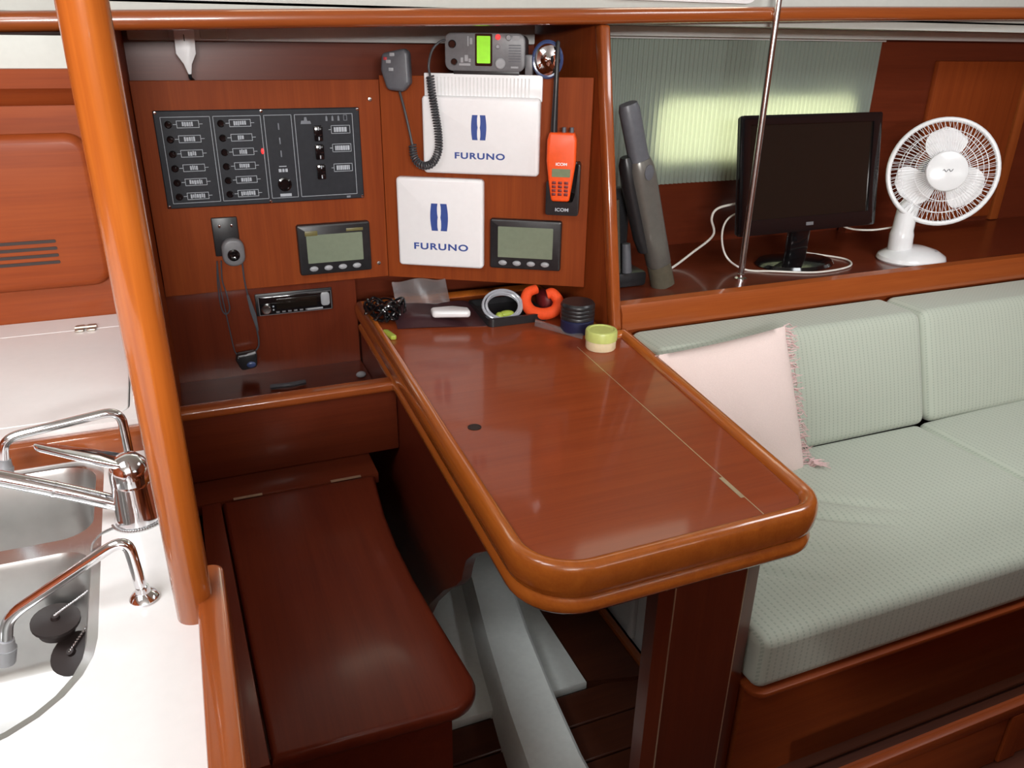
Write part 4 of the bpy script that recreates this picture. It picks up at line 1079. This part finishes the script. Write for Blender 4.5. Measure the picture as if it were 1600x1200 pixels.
# ---- torch on a black holder with cord loops
hd = thing('wall_mount', 'black wall mount with a grey round gadget below the breaker panel', 'mount', (0.079, 2.1, 0.85))
part('plate', MB().box(-0.031, 0.031, -0.010, 0.0, 0.02, 0.118, 0.003), 'black_plastic', hd, local=True)
part('gadget', MB().prism(rr(-0.016, 0.039, -0.004, 0.068, 0.025, 8), -0.032, -0.008, 'xz', bev=0.008, seg=3), 'grey_mid', hd, local=True)
part('lens', MB().lathe([(0.015, 0), (0.015, 0.004), (0.010, 0.005), (0.006, 0.003), (0, 0.003)], 22, Matrix.Translation((0.011, -0.032, 0.027)) @ Matrix.Rotation(PI / 2, 4, 'X')), 'black_gloss', hd, local=True)
for x in (-0.013, 0.016): part('screw', MB().ball((x, -0.0105, 0.097), 0.0032, 0.002, 0.005, 10, 6), 'chrome', hd, local=True)
hk = thing('hand_strap', 'small dark device hanging low on a long grey cord loop', 'strap', (0.079, 2.1, 0.56))
cp = MB()
cp.tube(smooth_path([(-0.030, -0.012, 0.30), (-0.032, -0.014, 0.24), (-0.026, -0.014, 0.155), (-0.022, -0.014, 0.10), (-0.018, -0.016, 0.055), (-0.010, -0.018, 0.040)], 8), 0.0017, 6)
cp.tube(smooth_path([(0.030, -0.012, 0.30), (0.030, -0.014, 0.24), (0.035, -0.016, 0.19), (0.044, -0.016, 0.12), (0.046, -0.016, 0.066), (0.034, -0.016, 0.045)], 8), 0.0022, 6)
cp.tube(smooth_path([(-0.030, -0.012, 0.30), (-0.036, -0.012, 0.24), (-0.036, -0.014, 0.18), (-0.028, -0.014, 0.158), (-0.016, -0.014, 0.17), (-0.018, -0.014, 0.21), (-0.024, -0.012, 0.25), (-0.020, -0.012, 0.30)], 8), 0.0019, 6)
part('cord', cp, 'strap_grey', hk, local=True)
part('strap_patch', MB().prism([(0.030, 0.205), (0.036, 0.205), (0.048, 0.15), (0.050, 0.10), (0.042, 0.12), (0.034, 0.16)], -0.020, -0.015, 'xz'), 'strap_grey', hk, local=True)
part('body', MB().prism(round_poly([(-0.018, 0.030, 0.006), (-0.006, 0.0, 0.01), (0.034, 0.004, 0.012), (0.038, 0.05, 0.008), (-0.014, 0.046, 0.006)]), -0.034, -0.004, 'xz', bev=0.006), 'black_plastic', hk, local=True)
part('bar', MB().cyl((-0.012, -0.030, 0.038), (0.034, -0.030, 0.048), 0.0038, seg=10), 'grey_light', hk, local=True)
part('button', MB().ball((0.019, -0.034, 0.016), 0.012, 0.004, 0.009), 'blue_gloss', hk, local=True)

# ---- white plug and socket strip above the boards
ws = thing('socket_strip', 'white socket strip fixed under the deck above the breaker panel', 'socket', (0.08, 2.17, 1.37))
part('box', MB().box(0.015, 0.145, 2.150, 2.176, 1.373, 1.418, 0.004), 'white_liner', ws)
part('cover', MB().box(0.083, 0.142, 2.146, 2.152, 1.377, 1.414, 0.003), 'headliner', ws)
pg = thing('mains_plug', 'white plug hanging from the socket strip by the post', 'plug', (0.048, 2.13, 1.30))
part('shell', MB().prism(round_poly([(0.0265, 1.405, 0.004), (0.024, 1.345, 0.006), (0.038, 1.322, 0.006), (0.045, 1.30, 0.002), (0.052, 1.30, 0.002), (0.056, 1.322, 0.006), (0.068, 1.345, 0.006), (0.071, 1.405, 0.004)]), 2.125, 2.15, 'xz', bev=0.005), 'white_plastic', pg)
part('lead', MB().tube(smooth_path([(0.0485, 2.135, 1.303), (0.049, 2.14, 1.292), (0.055, 2.17, 1.285)], 5), 0.004, 8), 'black_plastic', pg)
part('slot', MB().box(0.0455, 0.0475, 2.1235, 2.126, 1.372, 1.386), 'seam_dark', pg)

# ================================================================== THINGS ON THE TABLE
# black cable clump at the left rear
rnd = random.Random(21)
ck = thing('cable_bundle', 'tangled black cable bundle at the left rear corner of the table', 'cable', (0.455, 1.93, 0.70))
for k in range(4):
    c = Vector((0.445 + rnd.uniform(-.015, .02), 1.93 + rnd.uniform(-.03, .03), 0.725 + rnd.uniform(-.008, .02)))
    pts = []
    for i in range(34):
        a = i * 0.62 + rnd.uniform(-.2, .2)
        pts.append(c + Vector((0.034 * math.cos(a + k), 0.04 * math.sin(a * 0.9), 0.019 * math.sin(a * 1.7 + k) + 0.002)))
    part('loop', MB().tube(smooth_path(pts, 3), 0.0034, 6), 'black_gloss', ck)
lt = MB().prism(round_poly([(0.420, 1.80, 0.005), (0.436, 1.793, 0.005), (0.425, 1.85, 0.005), (0.41, 1.852, 0.005)]), 0.7001, 0.712, bev=0.003)
single('lime_tag', lt, 'lime', 'small lime green tag on the table below the black cables', 'tag')
# dark document pouch with a clear film
po = MB().grid(lambda u, v: Vector((0.455 + 0.225 * u + 0.01 * v, 1.835 + 0.15 * v + 0.035 * (1 - u) * (1 - v) - 0.02 * u, 0.702 + (0.012 + 0.01 * math.sin(5 * u + 2 * v) + 0.02 * v) * math.sin(PI * min(1, max(0, u * 0.96 + 0.02))) ** 0.4 * min(1, 6 * v + 0.05))), 16, 10)
bmesh.ops.solidify(po.bm, geom=po.bm.faces[:], thickness=0.004)
single('document_pouch', po, 'dark_purple', 'dark floppy document pouch lying at the back of the table', 'pouch', smooth=80)
fl_ = MB().grid(lambda u, v: Vector((0.48 + 0.15 * u, 1.975 + 0.04 * v + 0.01 * math.sin(6 * u), 0.722 + 0.06 * v + 0.004 * math.sin(9 * u + 3 * v))), 12, 6)
bmesh.ops.solidify(fl_.bm, geom=fl_.bm.faces[:], thickness=0.0008)
single('plastic_film', fl_, 'film_clear', 'crumpled clear plastic film standing behind the dark pouch', 'plastic film', smooth=80)
tr_ = MB().prism(rr(0.68, 0.85, 1.80, 1.975, 0.015), 0.7005, 0.722, holes=[rr(0.687, 0.843, 1.807, 1.968, 0.012)]); tr_.prism(rr(0.681, 0.849, 1.801, 1.974, 0.014), 0.7003, 0.706)
single('black_tray', tr_, 'black_plastic', 'low black tray under the coiled hose at the back of the table', 'tray')
wh = MB().prism(round_poly([(0.545, 1.855, 0.010), (0.640, 1.825, 0.010), (0.645, 1.862, 0.010), (0.61, 1.89, 0.02), (0.55, 1.895, 0.012)]), 0.724, 0.742, bev=0.006, seg=3)
single('white_gadget', wh, 'white_gloss', 'flat white rounded gadget lying on the dark pouch', 'gadget')
# coiled clear hose
hs = MB()
for k in range(6):
    c = Vector((0.738 + 0.004 * math.sin(k * 2), 1.850, 0.737 + 0.001 * k)); R = 0.044 + 0.0035 * (k % 3)
    tl = 0.85 + 0.05 * k
    pts = [c + Vector((R * 1.05 * math.cos(a), R * 0.9 * math.sin(a) * math.cos(tl) , R * 0.75 * math.sin(a) * math.sin(tl))) for a in [2 * PI * i / 32 for i in range(32)]]
    hs.tube(pts, 0.0032, 7, closed=True)
single('coiled_hose', hs, 'hose_clear', 'clear plastic hose coiled in rings next to the orange strap', 'hose')
lf = MB().ball((0.745, 1.842, 0.718), 0.022, 0.012, 0.009); lf.ball((0.724, 1.838, 0.716), 0.011, 0.011, 0.010)
single('lime_float', lf, 'lime', 'small lime green float lying inside the coiled hose', 'float')
# orange hook shaped foam strap
hp = smooth_path([Vector(q) + Vector((-0.026, -0.03, 0.0)) for q in ((0.868, 1.90, 0.768), (0.842, 1.895, 0.762), (0.832, 1.885, 0.740), (0.838, 1.86, 0.722), (0.862, 1.835, 0.719), (0.890, 1.825, 0.728), (0.905, 1.835, 0.748), (0.894, 1.85, 0.768), (0.880, 1.855, 0.765))], 8)
m = MB().tube(hp, [0.013 + 0.003 * math.sin(PI * i / (len(hp) - 1)) for i in range(len(hp))], 14)
single('orange_strap', m, 'orange_foam', 'bright orange foam strap curled up under the angled board', 'strap')
single('red_pouch', MB().box(0.858, 0.915, 1.85, 1.92, 0.7005, 0.755, 0.018, 3), 'maroon', 'dark red pouch tucked behind the orange strap', 'pouch')
# dark jar with navy foot
jr = thing('dark_jar', 'dark round jar with a ribbed lid behind the lime green pot', 'jar', (0.886, 1.705, 0.70))
Q = Matrix.Translation((0.886, 1.705, 0.7))
part('body', MB().lathe([(0, 0.001), (0.040, 0.001), (0.043, 0.006), (0.043, 0.032), (0.040, 0.035)], 32, Q), 'navy', jr)
lp_ = [(0.040, 0.035)]
for k in range(4): lp_ += [(0.044, 0.037 + 0.010 * k), (0.044, 0.043 + 0.010 * k), (0.0425, 0.045 + 0.010 * k)]
lp_ += [(0.040, 0.079), (0, 0.080)]
part('lid', MB().lathe(lp_, 32, Q), 'black_plastic', jr)
# clear wrapper strip
fs = MB().grid(lambda u, v: Vector((0.795 + 0.075 * u + 0.018 * v, 1.77 - 0.13 * u + 0.028 * v, 0.7015 + 0.014 * math.sin(PI * v) * (1 - 0.5 * u))), 14, 6)
bmesh.ops.solidify(fs.bm, geom=fs.bm.faces[:], thickness=0.0008)
single('clear_wrapper', fs, 'film_clear', 'folded clear plastic wrapper lying in front of the dark jar', 'wrapper', smooth=80)
# lime pot
lj = thing('lime_pot', 'small round pot with a lime green lid and cream base on the table', 'pot', (0.886, 1.575, 0.70))
Q = Matrix.Translation((0.886, 1.575, 0.7005))
part('base', MB().lathe([(0, 0), (0.035, 0), (0.037, 0.003), (0.037, 0.024), (0, 0.024)], 36, Q), 'cream', lj)
part('lid', MB().lathe([(0.0375, 0.023), (0.039, 0.024), (0.039, 0.044), (0.037, 0.048), (0.031, 0.049), (0.029, 0.047), (0, 0.047)], 36, Q), 'pale_lime', lj)

# ================================================================== UNSEEN FURNITURE SHAPES ADDED TO SHADE THE LOWER CABIN
sd = thing('shade_steps', 'stepped mahogany block beside the galley, added out of frame for shade', 'steps', (0.2, -0.1, 0.0))  # unseen stepped blocker added to shade the bench and table leg
for k in range(5):
    y1 = 0.20 - 0.13 * k; z1 = 0.62 + 0.15 * k
    part('riser', MB().box(0.0, 0.58, -0.48, y1, z1 - 0.62 if k == 0 else z1 - 0.15, z1 - 0.02), 'mahogany', sd)
    part('tread', MB().box(-0.01, 0.59, y1 - 0.15, y1 + 0.015, z1 - 0.02, z1, 0.005), 'solid_wood_x', sd)
wl = thing('shade_cabinet', 'narrow mahogany cabinet behind the galley, added out of frame for shade', 'locker', (-0.13, -0.62, 0.0))  # unseen tall blocker added to shade the backboard and lower board
part('carcass', MB().box(-0.36, 0.10, -0.76, -0.50, 0.0, 1.36, 0.006), 'mahogany', wl)
part('door', MB().box(-0.33, 0.07, -0.50, -0.485, 0.08, 1.30, 0.006), 'mahogany', wl)
stb = thing('shade_table', 'mahogany table in the middle of the cabin, added out of frame for shade', 'table', (1.6, -0.15, 0.0))  # unseen table added to shade the sofa base
part('top', MB().box(0.80, 2.5, -0.60, 0.36, 0.695, 0.72, 0.006), 'table_wood', stb)
for x in (1.15, 2.15): part('leg', MB().box(x - 0.09, x + 0.09, -0.2, -0.1, 0.0, 0.695, 0.01), 'mahogany', stb)
